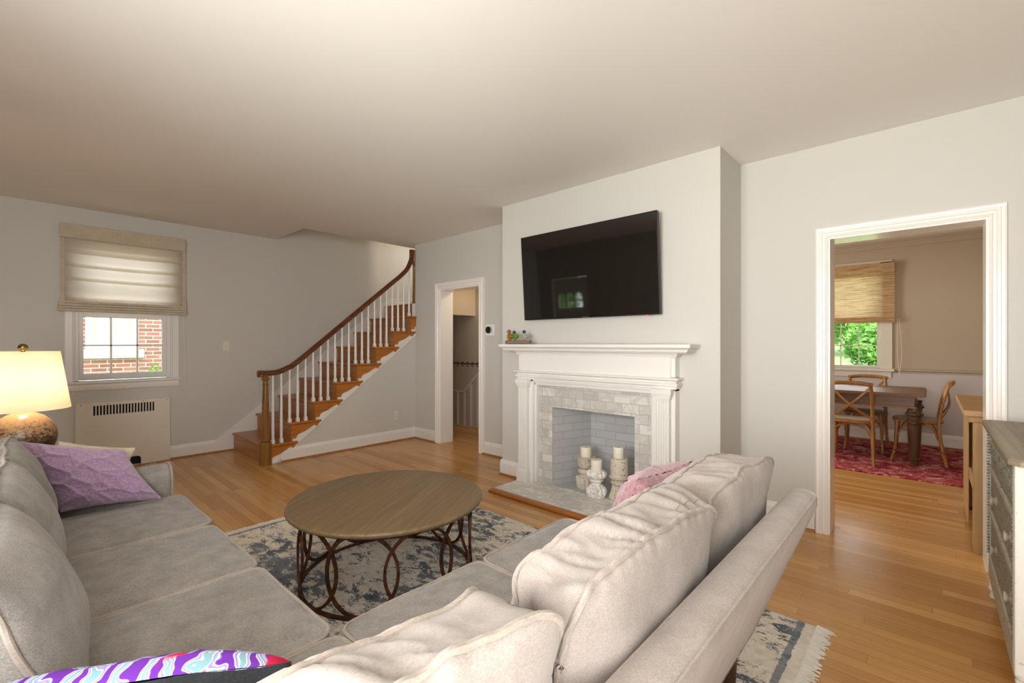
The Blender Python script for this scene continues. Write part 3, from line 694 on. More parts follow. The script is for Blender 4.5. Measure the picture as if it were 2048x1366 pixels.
# mantel legs, pilasters
ly = C-.075
for s in (-1, 1):
    xa, xb = sorted((FC+s*.585, FC+s*.765))
    B().box(xa, xb, ly, C, .0, 1.075).build('leg_board', 'trim2', fp, bevel=.003)
    pa, pb = sorted((FC+s*.63, FC+s*.735))
    py = C-.115
    pil = B(); nf = 7; wdt = (pb-pa)
    poly = [(pa, ly), (pa, py)]
    for k in range(nf):
        x0 = pa+.008+(wdt-.016)*k/nf; x1 = pa+.008+(wdt-.016)*(k+1)/nf; q = (x1-x0)
        poly += [(x0+q*.15, py), (x0+q*.3, py+.006), (x0+q*.7, py+.006), (x0+q*.85, py)]
    poly += [(pb, py), (pb, ly)]
    pil.prism(poly, 'z', .14, .905); po = pil.build('pilaster', 'trim2', fp, smooth=False)
    B().box(pa-.012, pb+.012, py-.012, ly+.002, .03, .125).prism([(pa-.012, ly), (pa-.012, py-.012), (pb+.012, py-.012), (pb+.012, ly)], 'z', .125, .128).box(pa-.005, pb+.005, py-.006, ly, .128, .145).build('plinth', 'trim2', po, bevel=.003)
    cp = B()
    for (o, z0_, z1_) in ((.004, .905, .915), (.010, .915, .935), (.016, .935, .948), (.022, .948, .986)): cp.box(pa-o, pb+o, py-o, ly, z0_, z1_)
    cp.build('capital', 'trim2', po, bevel=.002)
    # inner bead strip against the marble
    ia, ib = sorted((FC+s*.565, FC+s*.600)); B().box(ia, ib, C-.05, C-.004, .03, .955).build('inner_strip', 'trim2', fp, bevel=.006)
B().box(FC-.60, FC+.60, C-.05, C-.004, .935, .972).build('inner_strip', 'trim2', fp, bevel=.006)
B().box(FC-.765, FC+.765, ly, C, .968, 1.24).build('frieze', 'trim2', fp, bevel=.002)
B().box(FC-.735, FC+.735, ly-.012, ly, 1.065, 1.23).build('frieze_panel', 'trim2', fp, bevel=.003)
def mold(prof, x0, x1, yw, name, ret=True):
    # profile (out, z) run along the front with mitred returns to the wall
    bl = B(); n = len(prof)
    vs = []
    for o, z in prof: vs += [(x0-o, C, z), (x0-o, yw-o, z), (x1+o, yw-o, z), (x1+o, C, z)]
    fs = []
    for i in range(n):
        j = (i+1) % n
        for k in range(3): fs.append((4*i+k, 4*i+k+1, 4*j+k+1, 4*j+k))
    fs += [tuple(4*i for i in range(n)), tuple(4*i+3 for i in range(n-1, -1, -1))]
    return bl.add(vs, fs).build(name, 'trim2', fp, smooth=False)
mold([(0, .985), (.012, .985), (.014, 1.0), (.024, 1.008), (.026, 1.025), (.012, 1.03), (.014, 1.042), (.034, 1.052), (.036, 1.065), (.0, 1.07)], FC-.765, FC+.765, ly, 'architrave_molding')
mold([(0, 1.215), (.014, 1.218), (.02, 1.235), (.03, 1.245), (.03, 1.25), (0, 1.25)], FC-.765, FC+.765, ly, 'bed_molding')
mold([(0, 1.25), (.075, 1.25), (.088, 1.262), (.09, 1.272), (.105, 1.284), (.118, 1.29), (.12, 1.3125), (0, 1.3125)], FC-.80, FC+.80, ly, 'mantel_shelf')

# television on the chimney breast
tv = thing('television', 'large flat black television tilted on the chimney breast', 'television', (-2.165, C-.05, 1.54))
t_ = math.radians(4)
def tvp(x, up, out): return (x, C-.055-math.sin(t_)*up-math.cos(t_)*out, 1.54+math.cos(t_)*up-math.sin(t_)*out)
def tvbox(x0, x1, u0, u1, o0, o1):
    return B().add([tvp(x, u, o) for x in (x0, x1) for u in (u0, u1) for o in (o0, o1)], [(0, 1, 3, 2), (4, 6, 7, 5), (0, 4, 5, 1), (2, 3, 7, 6), (0, 2, 6, 4), (1, 5, 7, 3)])
tx0, tx1, th = -2.832, -1.493, .772
tvbox(tx0, tx1, 0, th, -.03, .004).build('back_case', 'black', tv, bevel=.003)
bb = B()
for x0, x1, u0, u1 in ((tx0, tx0+.006, 0, th), (tx1-.006, tx1, 0, th), (tx0+.006, tx1-.006, th-.006, th), (tx0+.006, tx1-.006, 0, .012)):
    q = tvbox(x0, x1, u0, u1, .004, .010); bb.add(q.v, q.f)
bb.build('bezel', 'black', tv, smooth=False)
tvbox(tx0+.006, tx1-.006, .012, th-.006, .004, .0075).build('screen', 'screen', tv, smooth=False)
tvbox(-1.60, -1.585, -.008, 0, -.002, .006).build('standby_light', Mat('red_led', '#d03030', .4).m, tv, smooth=False)
MT['standby'] = bpy.data.materials['red_led']
bpy.data.materials['red_led'].node_tree.nodes['Principled BSDF'].inputs['Emission Color'].default_value = (1, .03, .03, 1)
bpy.data.materials['red_led'].node_tree.nodes['Principled BSDF'].inputs['Emission Strength'].default_value = 3
cu = bpy.data.curves.new('brand_lettering', 'FONT'); cu.body = 'SAMSUNG'; cu.size = .0135; cu.extrude = .0004; cu.align_x = 'CENTER'; cu.space_character = 1.1
lt = bpy.data.objects.new('brand_lettering', cu); COL.objects.link(lt); lt.parent = tv
lt.location = Vector(tvp(-2.15, .0015, .0108))-tv.location; lt.rotation_euler = (PI/2+t_, 0, 0); cu.materials.append(MT['silver'])
bpy.context.view_layer.update()
lm = bpy.data.meshes.new_from_object(lt.evaluated_get(bpy.context.evaluated_depsgraph_get()))
lo2 = bpy.data.objects.new('brand_lettering', lm); COL.objects.link(lo2); lo2.parent = tv; lo2.location = lt.location; lo2.rotation_euler = lt.rotation_euler
bpy.data.objects.remove(lt)
bb = B().box(-2.4, -1.9, C-.03, C, 1.75, 2.1).build('wall_mount', 'steel', tv)

# ------------------------------------------------------------------ bird figurine
bf = thing('bird_figurine', 'small figurine of three painted birds on a branch at mantel left end', 'figurine', (-2.85, 3.19, 1.3125))
bb = B(); 
lp = [(-3.0, 3.19, 1.332), (-2.93, 3.185, 1.330), (-2.85, 3.19, 1.333), (-2.77, 3.19, 1.331), (-2.70, 3.195, 1.334)]
bb.tube(spline(lp, 4), .019, 8)
for k in range(26):
    a = random.random(); p = Vector(lp[0]).lerp(Vector(lp[-1]), a); bb.ball((p.x, p.y+random.uniform(-.02, .02), 1.327+random.uniform(-.004, .014)), random.uniform(.008, .014), 7, 5)
bb.build('branch_base', Mat('resin_branch', '#7d6f60', .7).m, bf)
def bird(cx, sc, body, wing, head, belly, tail_dir):
    bd = B().ball((cx, 3.19, 1.385), (.026*sc, .024*sc, .033*sc), 14, 10)
    o = bd.build('bird', Mat('bird_glaze', belly, .35).m, bf)
    B().ball((cx-.008*tail_dir, 3.19, 1.385+.042*sc), (.016*sc, .016*sc, .017*sc), 12, 8).build('head', Mat('bird_head_glaze', head, .35).m, o)
    B().ball((cx+.012*tail_dir, 3.172, 1.388), (.022*sc, .008, .022*sc), 10, 8).ball((cx+.012*tail_dir, 3.208, 1.388), (.022*sc, .008, .022*sc), 10, 8).tube([(cx+.015*tail_dir, 3.19, 1.38), (cx+.055*tail_dir*sc, 3.19, 1.392)], [.012, .004], 8).build('wing', Mat('bird_wing_glaze', wing, .35).m, o)
    B().tube([(cx-.02*tail_dir*sc, 3.19, 1.385+.042*sc), (cx-.034*tail_dir*sc, 3.19, 1.385+.040*sc)], [.005, .001], 6).tube([(cx, 3.18, 1.36), (cx, 3.18, 1.345)], .002, 5).tube([(cx, 3.2, 1.36), (cx, 3.2, 1.345)], .002, 5).build('beak', 'black', o)
bird(-2.955, 1.15, 0, '#7a5a2c', '#8a5a30', '#a9742f', 1)
bird(-2.89, .95, 0, '#4f7d33', '#2c3a24', '#7ba24c', 1)
bird(-2.765, 1.0, 0, '#8ea0a4', '#26332f', '#d3ae66', 1)

# ------------------------------------------------------------------ candles
def candle(cx, cy, z, r, h, label):
    o = thing('pillar_candle', label, 'candle', (cx, cy, z), 'pillar candles in the firebox')
    B().lathe([(r*.96, 0), (r, .004), (r, h-.004), (r*.94, h), (r*.5, h-.003), (.001, h-.004)], cx, cy, 28, z0=z).build('wax', 'candle', o)
    B().tube([(cx, cy, z+h-.004), (cx+.002, cy, z+h+.008)], .0012, 5).build('wick', 'wick', o)
g = 'candle holders in the firebox'
def holder(cx, cy, mat, parts, label):
    o = thing('candle_holder', label, 'candle holder', (cx, cy, .03), g)
    for nm, prof, fl, nf in parts: B().lathe(prof, cx, cy, 48, fl, nf, z0=.03).build(nm, mat, o, angle=60)
holder(-2.271, 3.457, 'holder_grey', [
    ('base', [(.07, 0), (.075, .01), (.078, .03), (.088, .085), (.082, .10), (.06, .108)], .10, 16),
    ('stem', [(.06, .108), (.05, .12), (.068, .135), (.072, .15), (.066, .165), (.05, .175)], 0, 1),
    ('cup', [(.05, .175), (.07, .19), (.078, .22), (.080, .268), (.086, .272), (.086, .278), (.001, .277)], 0, 1)], 'greige turned candle holder at left against the firebox side')
candle(-2.271, 3.457, .308, .049, .088, 'ivory pillar candle on the left greige holder at the back')
holder(-2.079, 3.325, 'holder_white', [
    ('base', [(.062, 0), (.076, .02), (.08, .05), (.07, .075), (.045, .10)], .11, 12),
    ('stem', [(.045, .10), (.04, .115), (.045, .125), (.058, .132), (.058, .142), (.048, .148)], 0, 1),
    ('cup', [(.048, .148), (.072, .165), (.08, .185), (.074, .21), (.055, .222), (.001, .221)], .11, 12)], 'short white carved candle holder standing in front of the others')
candle(-2.079, 3.325, .252, .047, .088, 'ivory pillar candle on the short white carved holder')
holder(-1.905, 3.40, 'holder_grey', [
    ('base', [(.078, 0), (.08, .01), (.062, .07), (.056, .105), (.058, .115)], .09, 16),
    ('stem', [(.05, .115), (.065, .122), (.074, .135), (.065, .148), (.05, .152), (.05, .162), (.08, .17), (.088, .182), (.08, .19)], 0, 1),
    ('cup', [(.074, .19), (.076, .25), (.072, .325), (.068, .338), (.001, .337)], 0, 1)], 'tall greige candle holder with fluted foot at the firebox right')
candle(-1.912, 3.40, .368, .045, .092, 'ivory pillar candle on the tall right holder')

# ------------------------------------------------------------------ rug and coffee table
rx0, rx1, ry0_, ry1_ = -3.585, -.375, .06, 2.52
cxr, cyr = (rx0+rx1)/2, (ry0_+ry1_)/2
rg = thing('area_rug', 'cream and slate blue distressed rug under sofa and coffee table', 'rug', (cxr, cyr, 0))
def rugfn(u, v):
    x = rx0+(rx1-rx0)*u; y = ry0_+(ry1_-ry0_)*v
    e = min(u, 1-u)*(rx1-rx0); e2 = min(v, 1-v)*(ry1_-ry0_)
    return (x+.006*noise.noise(Vector((0, y*5, 1))), y+.006*noise.noise(Vector((x*5, 0, 2))), .012*min(1, e/.01+.25, e2/.01+.25))
bb = B().grid(rugfn, 160, 120)
bb.build('pile', 'rug', rg, at=(0, 0, 0), weld=False)
fr = B(); 
for sgn, xx in ((1, rx1), (-1, rx0)):
    y = ry0_+.004
    while y < ry1_:
        L_ = random.uniform(.03, .055) if sgn > 0 else random.uniform(.02, .035); dy = random.uniform(-.012, .012)
        if sgn > 0 and y > ry1_-.02: L_ *= 1.4
        fr.tube([(xx-sgn*.012, y, .009), (xx+sgn*L_*.5, y+dy*.3, .006), (xx+sgn*L_, y+dy, .0025)], [.0035, .0035, .002], 4)
        y += .0062
fr.build('fringe', 'fringe', rg, weld=False)['kind'] = 'stuff'

TX, TY, TR, TZ = -2.285, 1.445, .535, .452
ct = thing('coffee_table', 'round brown wood coffee table on a rusty iron ring base', 'table', (TX, TY, .012))
B().lathe([(TR-.03, -.032), (TR-.012, -.030), (TR-.003, -.022), (TR, -.014), (TR-.002, -.006), (TR-.01, -.002), (TR-.028, 0), (.001, 0)], TX, TY, 96, z0=TZ).build('tabletop', 'table_top', ct, angle=50)
BR = .462
def hoop(r, z, hh, t):
    return B().lathe([(r-t, -hh), (r+t, -hh), (r+t, hh), (r-t, hh), (r-t, -hh)], TX, TY, 72, z0=z)
def ringband(r, z, hh, t):
    bl = B(); n = 72; vs = []
    for k in range(n):
        a = 2*PI*k/n
        for rr, zz in ((r-t, z-hh), (r+t, z-hh), (r+t, z+hh), (r-t, z+hh)): vs.append((TX+rr*math.cos(a), TY+rr*math.sin(a), zz))
    fs = [(4*k+i, 4*k+(i+1) % 4, 4*((k+1) % n)+(i+1) % 4, 4*((k+1) % n)+i) for k in range(n) for i in range(4)]
    return bl.add(vs, fs)
ringband(BR+.015, TZ-.042, .010, .004).build('top_hoop', 'iron', ct, smooth=False)
ringband(BR, .020, .006, .009).build('bottom_hoop', 'iron', ct, smooth=False)
PHASE = .410; NR = 10; rr_ = .196; zc = .222
for k in range(NR):
    a0 = 2*PI*k/NR+PHASE; path_ = []
    for q in range(40):
        th = 2*PI*q/40; s_arc = rr_*.90*math.cos(th); zz = zc+rr_*math.sin(th)
        R_ = BR+(.010 if k % 2 else .0)
        path_.append((TX+R_*math.cos(a0+s_arc/BR), TY+R_*math.sin(a0+s_arc/BR), zz))
    bl = B(); n = len(path_); vs = []
    for q, p in enumerate(path_):
        p = Vector(p); th = 2*PI*q/n; rad = Vector((p.x-TX, p.y-TY, 0)).normalized(); tang = Vector((-rad.y, rad.x, 0))
        outw = (tang*math.cos(th)+Vector((0, 0, 1))*math.sin(th))
        for u, v in ((-.0075, -.006), (.0075, -.006), (.0075, .006), (-.0075, .006)): vs.append(p+outw*u+rad*v)
    fs = [(4*q+i, 4*q+(i+1) % 4, 4*((q+1) % n)+(i+1) % 4, 4*((q+1) % n)+i) for q in range(n) for i in range(4)]
    bl.add(vs, fs).build('ring', 'iron', ct, angle=50)

# ------------------------------------------------------------------ sectional sofa
def cushion(w, d, h, puff, rc, xf, name, mat, parent, seed, wr=.010, pipe=True, n=(26, 22, 7), low=.02, edge_wr=.0, pz=None, pe=.8):
    """boxed cushion: w,d are the faces, h is the boxing; xf maps local (x,y,z) to world"""
    p1, p0 = (puff, puff) if pz is None else pz
    def shape(p):
        x, y, z = p
        u = x/(w/2); v = y/(d/2); s = z/(h/2)
        bul = max(0, 1-abs(u)**2.4)*max(0, 1-abs(v)**2.4)
        z2 = z+((p1 if s > 0 else -p0)*bul**pe)*min(1, abs(s)**.5)
        k = 1+.012*(1-s*s)
        q = Vector((x*k, y*k, z2))
        nz = noise.noise(Vector((x*7+seed, y*7, z*5)))*wr+noise.noise(Vector((x*2.3, y*2.3+seed, 0)))*low
        e = max(abs(u), abs(v))**4
        # gathers across the boxing, running from one piping to the other
        cr = noise.noise(Vector(((x-y*.2+z*.35)*19+seed, 0, z*3)))
        cr = -max(0, .32-abs(cr))*2.2+.35
        push = e*(1-s*s*.55)*edge_wr*cr
        q += Vector((push*(u if abs(u) > abs(v) else 0), push*(v if abs(v) >= abs(u) else 0), nz if abs(s) > .5 else nz*.6))
        lump = noise.noise(Vector((x*11+seed, y*11, 2.7+s)))*edge_wr*.45*e
        q += Vector((noise.noise(Vector((seed, y*3, z*6)))*wr, noise.noise(Vector((x*3, seed, z*6)))*wr+lump, lump*.6))
        return q
    nx_, ny_, nz_ = n; bl = B()
    def rnd(x, y):  # rounded rectangle plan
        hx, hy = w/2-rc, d/2-rc; dx = max(0, abs(x)-hx); dy = max(0, abs(y)-hy); L = math.hypot(dx, dy)
        if dx > 0 and dy > 0:
            m = max(dx, dy); f = m/L if L > 0 else 1
            return (math.copysign(hx+dx*f, x), math.copysign(hy+dy*f, y))
        return (x, y)
    def P(x, y, z): a, c = rnd(x, y); return Vector(xf(shape((a, c, z))))
    for s in (-1, 1):
        bl.grid(lambda a, c: P((a-.5)*w, (c-.5)*d, s*h/2), nx_, ny_)
    for s in (-1, 1):
        bl.grid(lambda a, c: P((a-.5)*w, s*d/2, (c-.5)*h), nx_, nz_)
        bl.grid(lambda a, c: P(s*w/2, (a-.5)*d, (c-.5)*h), ny_, nz_)
    ob = bl.build(name, mat, parent, angle=70)
    if pipe:
        pb = B(); per = []
        for k in range(nx_): per.append(((k/nx_-.5)*w, -d/2))
        for k in range(ny_): per.append((w/2, (k/ny_-.5)*d))
        for k in range(nx_): per.append(((.5-k/nx_)*w, d/2))
        for k in range(ny_): per.append((-w/2, (.5-k/ny_)*d))
        for s in (-1, 1):
            ring = []
            for x, y in per:
                p_ = P(x, y, s*h/2)
                if not ring or (p_-ring[-1]).length > .006: ring.append(p_)
            if (ring[0]-ring[-1]).length < .006: ring.pop()
            pb.tube(ring, .0062, 7, closed=True)
        pb.build('piping', 'pipe', ob)
    return ob
sf = thing('sectional_sofa', 'grey linen L-shaped sectional sofa facing the coffee table', 'sofa', (-1.5, .2, 0))
# --- run that faces the fireplace (its back is towards -y)
SA0, SA1 = -3.165, -1.30
B().box(SA0, SA1, -.18, .60, .16, .33).build('seat_base', 'sofa', sf, bevel=.02)
xs = [-3.115, -2.505, -1.895, -1.285]
for k in range(3):
    cxk = (xs[k]+xs[k+1])/2
    cushion(xs[k+1]-xs[k]-.008, .66, .13, .028, .05, lambda q, c=cxk: (c+q.x, .305+q.y, .40+q.z), 'seat_cushion', 'sofa', sf, 3+k*11, wr=.004, low=.006)
# back frame profile, raked
def back_profile(sgn, base, top_out):
    pass
B().prism([(-.18, .17), (-.09, .17), (-.10, .45), (-.155, .74), (-.165, .775), (-.19, .797), (-.22, .80), (-.245, .785), (-.25, .76)], 'x', SA0, -.60).build('back_frame', 'sofa_light', sf, bevel=.008)
for k in range(3):
    cxk = (xs[k]+xs[k+1])/2; al = math.radians(14+2*k)
    def xf(q, c=cxk, al=al, k=k):
        yy, zz = q.z, q.y     # local y is up, z is forward
        return (c+q.x, -.035+math.cos(al)*yy-math.sin(al)*zz, .665+.004*k+math.sin(al)*yy+math.cos(al)*zz)
    cushion(.63, .44, .12, .055, .06, xf, 'back_cushion', 'sofa', sf, 31+k*7, wr=.012, low=.02, edge_wr=.014, pz=(.085, .04), pe=.6, n=(34, 26, 8))
# left arm
ap = [(SA0-.005, .16)]
for k in range(9):
    a = PI*k/8; ap.append((SA0-.085+.085*math.cos(a), .545+.085*math.sin(a)))
ap.append((SA0-.165, .16))
am = B().prism(ap, 'y', -.22, .60).build('arm', 'sofa', sf, bevel=.015)
B().tube([(x, .602, z) for x, z in ap], .006, 6).build('piping', 'pipe', am)
# --- run with its back to the camera (its back is towards +x)
SB1 = 1.85
B().box(-1.28, -.56, -.18, SB1-.02, .16, .33).build('seat_base', 'sofa', sf, bevel=.02)
ysq = [.655, 1.24, 1.825]
cushion(.70, .86, .13, .028, .05, lambda q: (-.93+q.x, .215+q.y, .40+q.z), 'seat_cushion', 'sofa', sf, 71, wr=.004, low=.006)
for k in range(2):
    cyk = (ysq[k]+ysq[k+1])/2
    cushion(.74, ysq[k+1]-ysq[k]-.008, .13, .028, .05, lambda q, c=cyk: (-.945+q.x, c+q.y, .40+q.z), 'seat_cushion', 'sofa', sf, 81+k*9, wr=.004, low=.006)
bp = [(-.62, .20), (-.512, .19), (-.49, .24), (-.392, .495), (-.295, .745), (-.286, .772), (-.285, .788), (-.290, .800), (-.300, .808), (-.315, .812), (-.332, .812), (-.348, .809), (-.360, .802), (-.370, .79), (-.385, .76), (-.53, .42)]
bk = B().prism(bp, 'y', -.25, SB1).build('back_frame', 'sofa_light', sf, smooth=True, angle=50)
pb = B()
for xx, zz in ((-.287, .797), (-.364, .799)): pb.tube([(xx, -.25+.1*i, zz) for i in range(22)], .0035, 6)
pb.tube([(x, SB1, z) for x, z in bp], .0035, 6, closed=True)
pb.build('piping', 'pipe', bk)
nh = B(); y = -.2
while y < SB1-.01:
    nh.ball((-.510, y, .197), .0045, 6, 4); y += .014
nh.build('nailhead_trim', 'silver', bk)
cd = [(.225, .635, .14, 9, .028, .0), (.885, .60, .14, 11, .0, .0), (1.525, .67, .15, 8, -.010, -.034)]
for k, (cyk, wk, hk, al, dz, dx) in enumerate(cd):
    al = math.radians(al)
    def xf(q, c=cyk, al=al, dz=dz, dx=dx, k=k):
        out, up = q.z, q.y
        twist = .03*(q.x/.3)*(1 if k == 1 else -.4)*(up/.22)
        droop = -.022*(abs(q.x)/.3)**2 if up > .1 else 0
        hi = max(0, up+.22)/.44*max(0, min(1, .5+out/.14)); sk = (.085+.035*(q.x/.3) if k == 1 else 0)*hi; rs = (.004, .030, .022)[k]*hi
        return (-.505+dx-math.cos(al)*out+math.sin(al)*up+twist*.5, c+q.x+sk, .705+dz+droop+math.sin(al)*out*-.0+math.cos(al)*up-(.018*(out/.08) if up > 0 else 0)+rs)
    cushion(wk, .44, hk, .045, .055, xf, 'back_cushion', 'sofa_light', sf, 131+k*17, wr=.016, low=.020, n=(60, 40, 14), edge_wr=.022, pz=(.12, .05), pe=.5)
ap = [(1.68, .16)]
for k in range(9):
    a = PI*k/8; ap.append((1.765-.085*math.cos(a), .50+.085*math.sin(a)))
ap.append((1.85, .16))
for lx_, ly_ in ((-.553, 1.80), (-.60, .6), (-1.2, 1.78), (-3.1, .54), (-3.1, -.14), (-.60, -.16), (-1.9, .54)):
    B().lathe([(.018, 0), (.022, .01), (.030, .16), (.030, .175)], lx_, ly_, 4 if False else 12, z0=.012 if (rx0 < lx_ < rx1 and ly_ > .06) else 0).build('leg', 'leg_dark', sf)

# ------------------------------------------------------------------ throw pillows
def pillow(name, label, group, M, w, h, T, front, back, seed, amp=.004, fs=60, emboss=False, n=54):
    o = thing(name, label, 'pillow', M @ Vector((0, -h/2, 0)), group)
    def sh(u, v, s):
        x = (u*2-1); y = (v*2-1)
        t = T*max(0, (1-x**2))**.42*max(0, (1-y**2))**.42
        px = x*w/2*(1-.07*(1-y*y)*abs(x)); py = y*h/2*(1-.07*(1-x*x)*abs(y))
        nn = noise.noise(Vector((px*fs+seed, py*fs, s)))*amp*(.4+min(1, t/T)) + noise.noise(Vector((px*7+seed, py*7, s)))*.006
        if emboss and s > 0:
            dd, _ = noise.voronoi(Vector((px*9+seed, py*9, 0))); e = min(1, max(0, (dd[1]-dd[0])*3.2)); nn += .017*(1-e)**1.5-.004
        return M @ Vector((px, py, s*(t+nn)))
    B().grid(lambda u, v: sh(u, v, 1), n, n).build('front_panel', front, o, angle=80)
    B().grid(lambda u, v: sh(u, v, -1), n//2, n//2).build('back_panel', back, o, angle=80)
    return o
class Quad:
    def __init__(s, bl, br, tl, tr, w, h):
        s.c = [Vector(p) for p in (bl, br, tl, tr)]; s.w = w; s.h = h
        s.n = (s.c[1]-s.c[0]+s.c[3]-s.c[2]).cross(s.c[2]-s.c[0]+s.c[3]-s.c[1]).normalized()
    def __matmul__(s, p):
        u = p.x/s.w+.5; v = p.y/s.h+.5
        return (s.c[0]*(1-u)+s.c[1]*u)*(1-v)+(s.c[2]*(1-u)+s.c[3]*u)*v+s.n*p.z
def frame(center, xdir, ydir):
    x = Vector(xdir).normalized(); y = Vector(ydir); y = (y-x*x.dot(y)).normalized(); z = x.cross(y)
    m = Matrix((x, y, z)).transposed().to_4x4(); m.translation = Vector(center); return m
# lilac: stands on the first seat, leaning on the arm, facing +x
M = Quad((-3.10, .150, .50), (-3.00, .530, .495), (-3.22, -.020, .865), (-3.16, .390, .755), .44, .43)
pillow('throw_pillow', 'lilac embossed plush pillow leaning at the far end of the sofa', 'throw pillows on the sofa', M, .44, .43, .085, 'lilac', 'black_fab', 5, .003, 90, True, 90)
M = frame((-3.27, .262, .634), (.16, .95, -.24), (-.45, -.30, .8))
pillow('throw_pillow', 'cream pillow mostly hidden behind the lilac plush pillow', 'throw pillows on the sofa', M, .32, .32, .045, 'cream_fab', 'cream_fab', 9)
M = frame((-.86, 1.80, .625), (-.12, -1, .0), (.42, .08, 1))
pillow('throw_pillow', 'fluffy pink shag pillow peeking over the sofa back cushions', 'throw pillows on the sofa', M, .42, .40, .115, 'pink', 'pink', 15, .016, 45, False, 90)
M = frame((-.985, .19, .63), (.62, .79, 0), (.40, -.31, .86))
pillow('throw_pillow', 'purple printed pillow with black back in the sofa corner', 'throw pillows on the sofa', M, .45, .40, .085, 'black_fab', 'batik', 21)

# ------------------------------------------------------------------ lamp and side table
LXp, LYp = -3.78, .03
sd = thing('side_table', 'round side table behind the sofa arm under the lamp', 'table', (LXp, LYp, 0))
B().lathe([(.25, 0), (.26, .01), (.26, .025), (.25, .03), (.001, .03)], LXp, LYp, 40, z0=.60).build('tabletop', 'leg_dark', sd)
B().lathe([(.03, .03), (.035, .3), (.03, .6)], LXp, LYp, 16).build('pedestal', 'leg_dark', sd)
B().lathe([(.14, 0), (.14, .02), (.05, .04)], LXp, LYp, 32).build('base', 'leg_dark', sd)
lp_ = thing('table_lamp', 'lit table lamp with cream drum shade and speckled ceramic base', 'lamp', (LXp, LYp, .63))
pr = [(.06, 0), (.07, .008), (.075, .016)]
for k in range(13):
    a = -PI*.42+PI*.86*k/12; pr.append((.138*math.cos(a)+.004, .162+.142*math.sin(a)))
pr += [(.03, .306), (.018, .315), (.016, .335)]
B().lathe(pr, LXp, LYp, 40, z0=.63).build('base', 'ceramic', lp_, at=(0, 0, 0))
zb_, zt2 = .948, 1.275
bl = B(); n = 56
def shade_r(z): return .198+(.152-.198)*(z-zb_)/(zt2-zb_)
vs = []; fs = []
lv = [zb_+(zt2-zb_)*i/8 for i in range(9)]
for z in lv:
    for k in range(n): a = 2*PI*k/n; vs.append((LXp+shade_r(z)*math.cos(a), LYp+shade_r(z)*math.sin(a), z))
for i in range(8):
    for k in range(n): fs.append((i*n+k, i*n+(k+1) % n, (i+1)*n+(k+1) % n, (i+1)*n+k))
B().add(vs, fs).build('lamp_shade', 'lamp_shade', lp_)
B().tube([(LXp, LYp, .95), (LXp+.06, LYp, 1.05), (LXp+.06, LYp, 1.18), (LXp, LYp, 1.265)], .003, 6).tube([(LXp, LYp, .95), (LXp-.06, LYp, 1.05), (LXp-.06, LYp, 1.18), (LXp, LYp, 1.265)], .003, 6).tube([(LXp-.15, LYp, 1.262), (LXp+.15, LYp, 1.262)], .002, 6).tube([(LXp, LYp-.15, 1.262), (LXp, LYp+.15, 1.262)], .002, 6).build('harp', 'brass', lp_)
B().ball((LXp, LYp, 1.297), .022, 18, 12).lathe([(.008, 0), (.012, .006), (.008, .012)], LXp, LYp, 12, z0=1.265).build('finial', 'brass', lp_)
lo_ = light('lamp_bulb', 'POINT', (0, 0, 0), (0, 0, 0), 4.2, (1, .79, .55), shadow_soft_size=.03); lo_.parent = lp_; lo_.location = (0, 0, 1.10-.63)

# ------------------------------------------------------------------ dresser at the right edge
dx0, dx1, dy0, dy1, dz = .222, .69, 2.345, 3.45, .92
dr = thing('dresser', 'grey-washed carved dresser with weathered wood top at right edge', 'dresser', ((dx0+dx1)/2, (dy0+dy1)/2, 0))
tp = [(dx0-.025+.03, dy0-.03), (dx1, dy0-.03), (dx1, dy1+.02), (dx0-.025+.03, dy1+.02), (dx0-.022, dy1-.01), (dx0-.022, dy0+.0)]
tb = B(); 
vs = [(x, y, dz-.022) for x, y in tp]+[(x, y, dz-.006) for x, y in tp]+[(x+(.008 if x < .4 else 0), y+(.008 if y < 2.6 else -.008), dz) for x, y in tp]
m_ = len(tp); fs = [tuple(range(m_)), tuple(range(2*m_, 3*m_))]
for L_ in (0, 1):
    for i in range(m_): fs.append((L_*m_+i, L_*m_+(i+1) % m_, (L_+1)*m_+(i+1) % m_, (L_+1)*m_+i))
tb.add(vs, fs).build('top', 'dresser_top', dr, smooth=False)
B().box(dx0+.02, dx1-.01, dy0+.03, dy1-.03, .14, dz-.022).build('carcass', 'dresser_white', dr, bevel=.003)
bb = B()
for z0_, z1_ in ((.87, .898), (.672, .70), (.455, .483), (.12, .235)): bb.box(dx0, dx0+.03, dy0+.05, dy1-.05, z0_, z1_)
bb.build('front_rail', 'dresser_rail', dr, bevel=.004)
for yy in (dy0, dy1-.055):
    B().box(dx0-.006, dx0+.06, yy, yy+.055, .165, dz-.022).build('corner_post', 'dresser_white', dr, bevel=.006)
    bd = B(); yb = yy+.055+.012 if yy == dy0 else yy-.012
    z = .25
    while z < .88: bd.ball((dx0-.001, yb, z), .0065, 6, 5); z += .015
    bd.build('beaded_strip', 'dresser_grey', dr)
    for xx in (dx0+.027, dx1-.04):
        B().lathe([(.016, 0), (.022, .008), (.018, .03), (.026, .05), (.021, .06), (.027, .12), (.030, .14), (.022, .148), (.031, .156), (.031, .168)], xx, yy+.0275, 18).build('leg', 'dresser_white', dr)
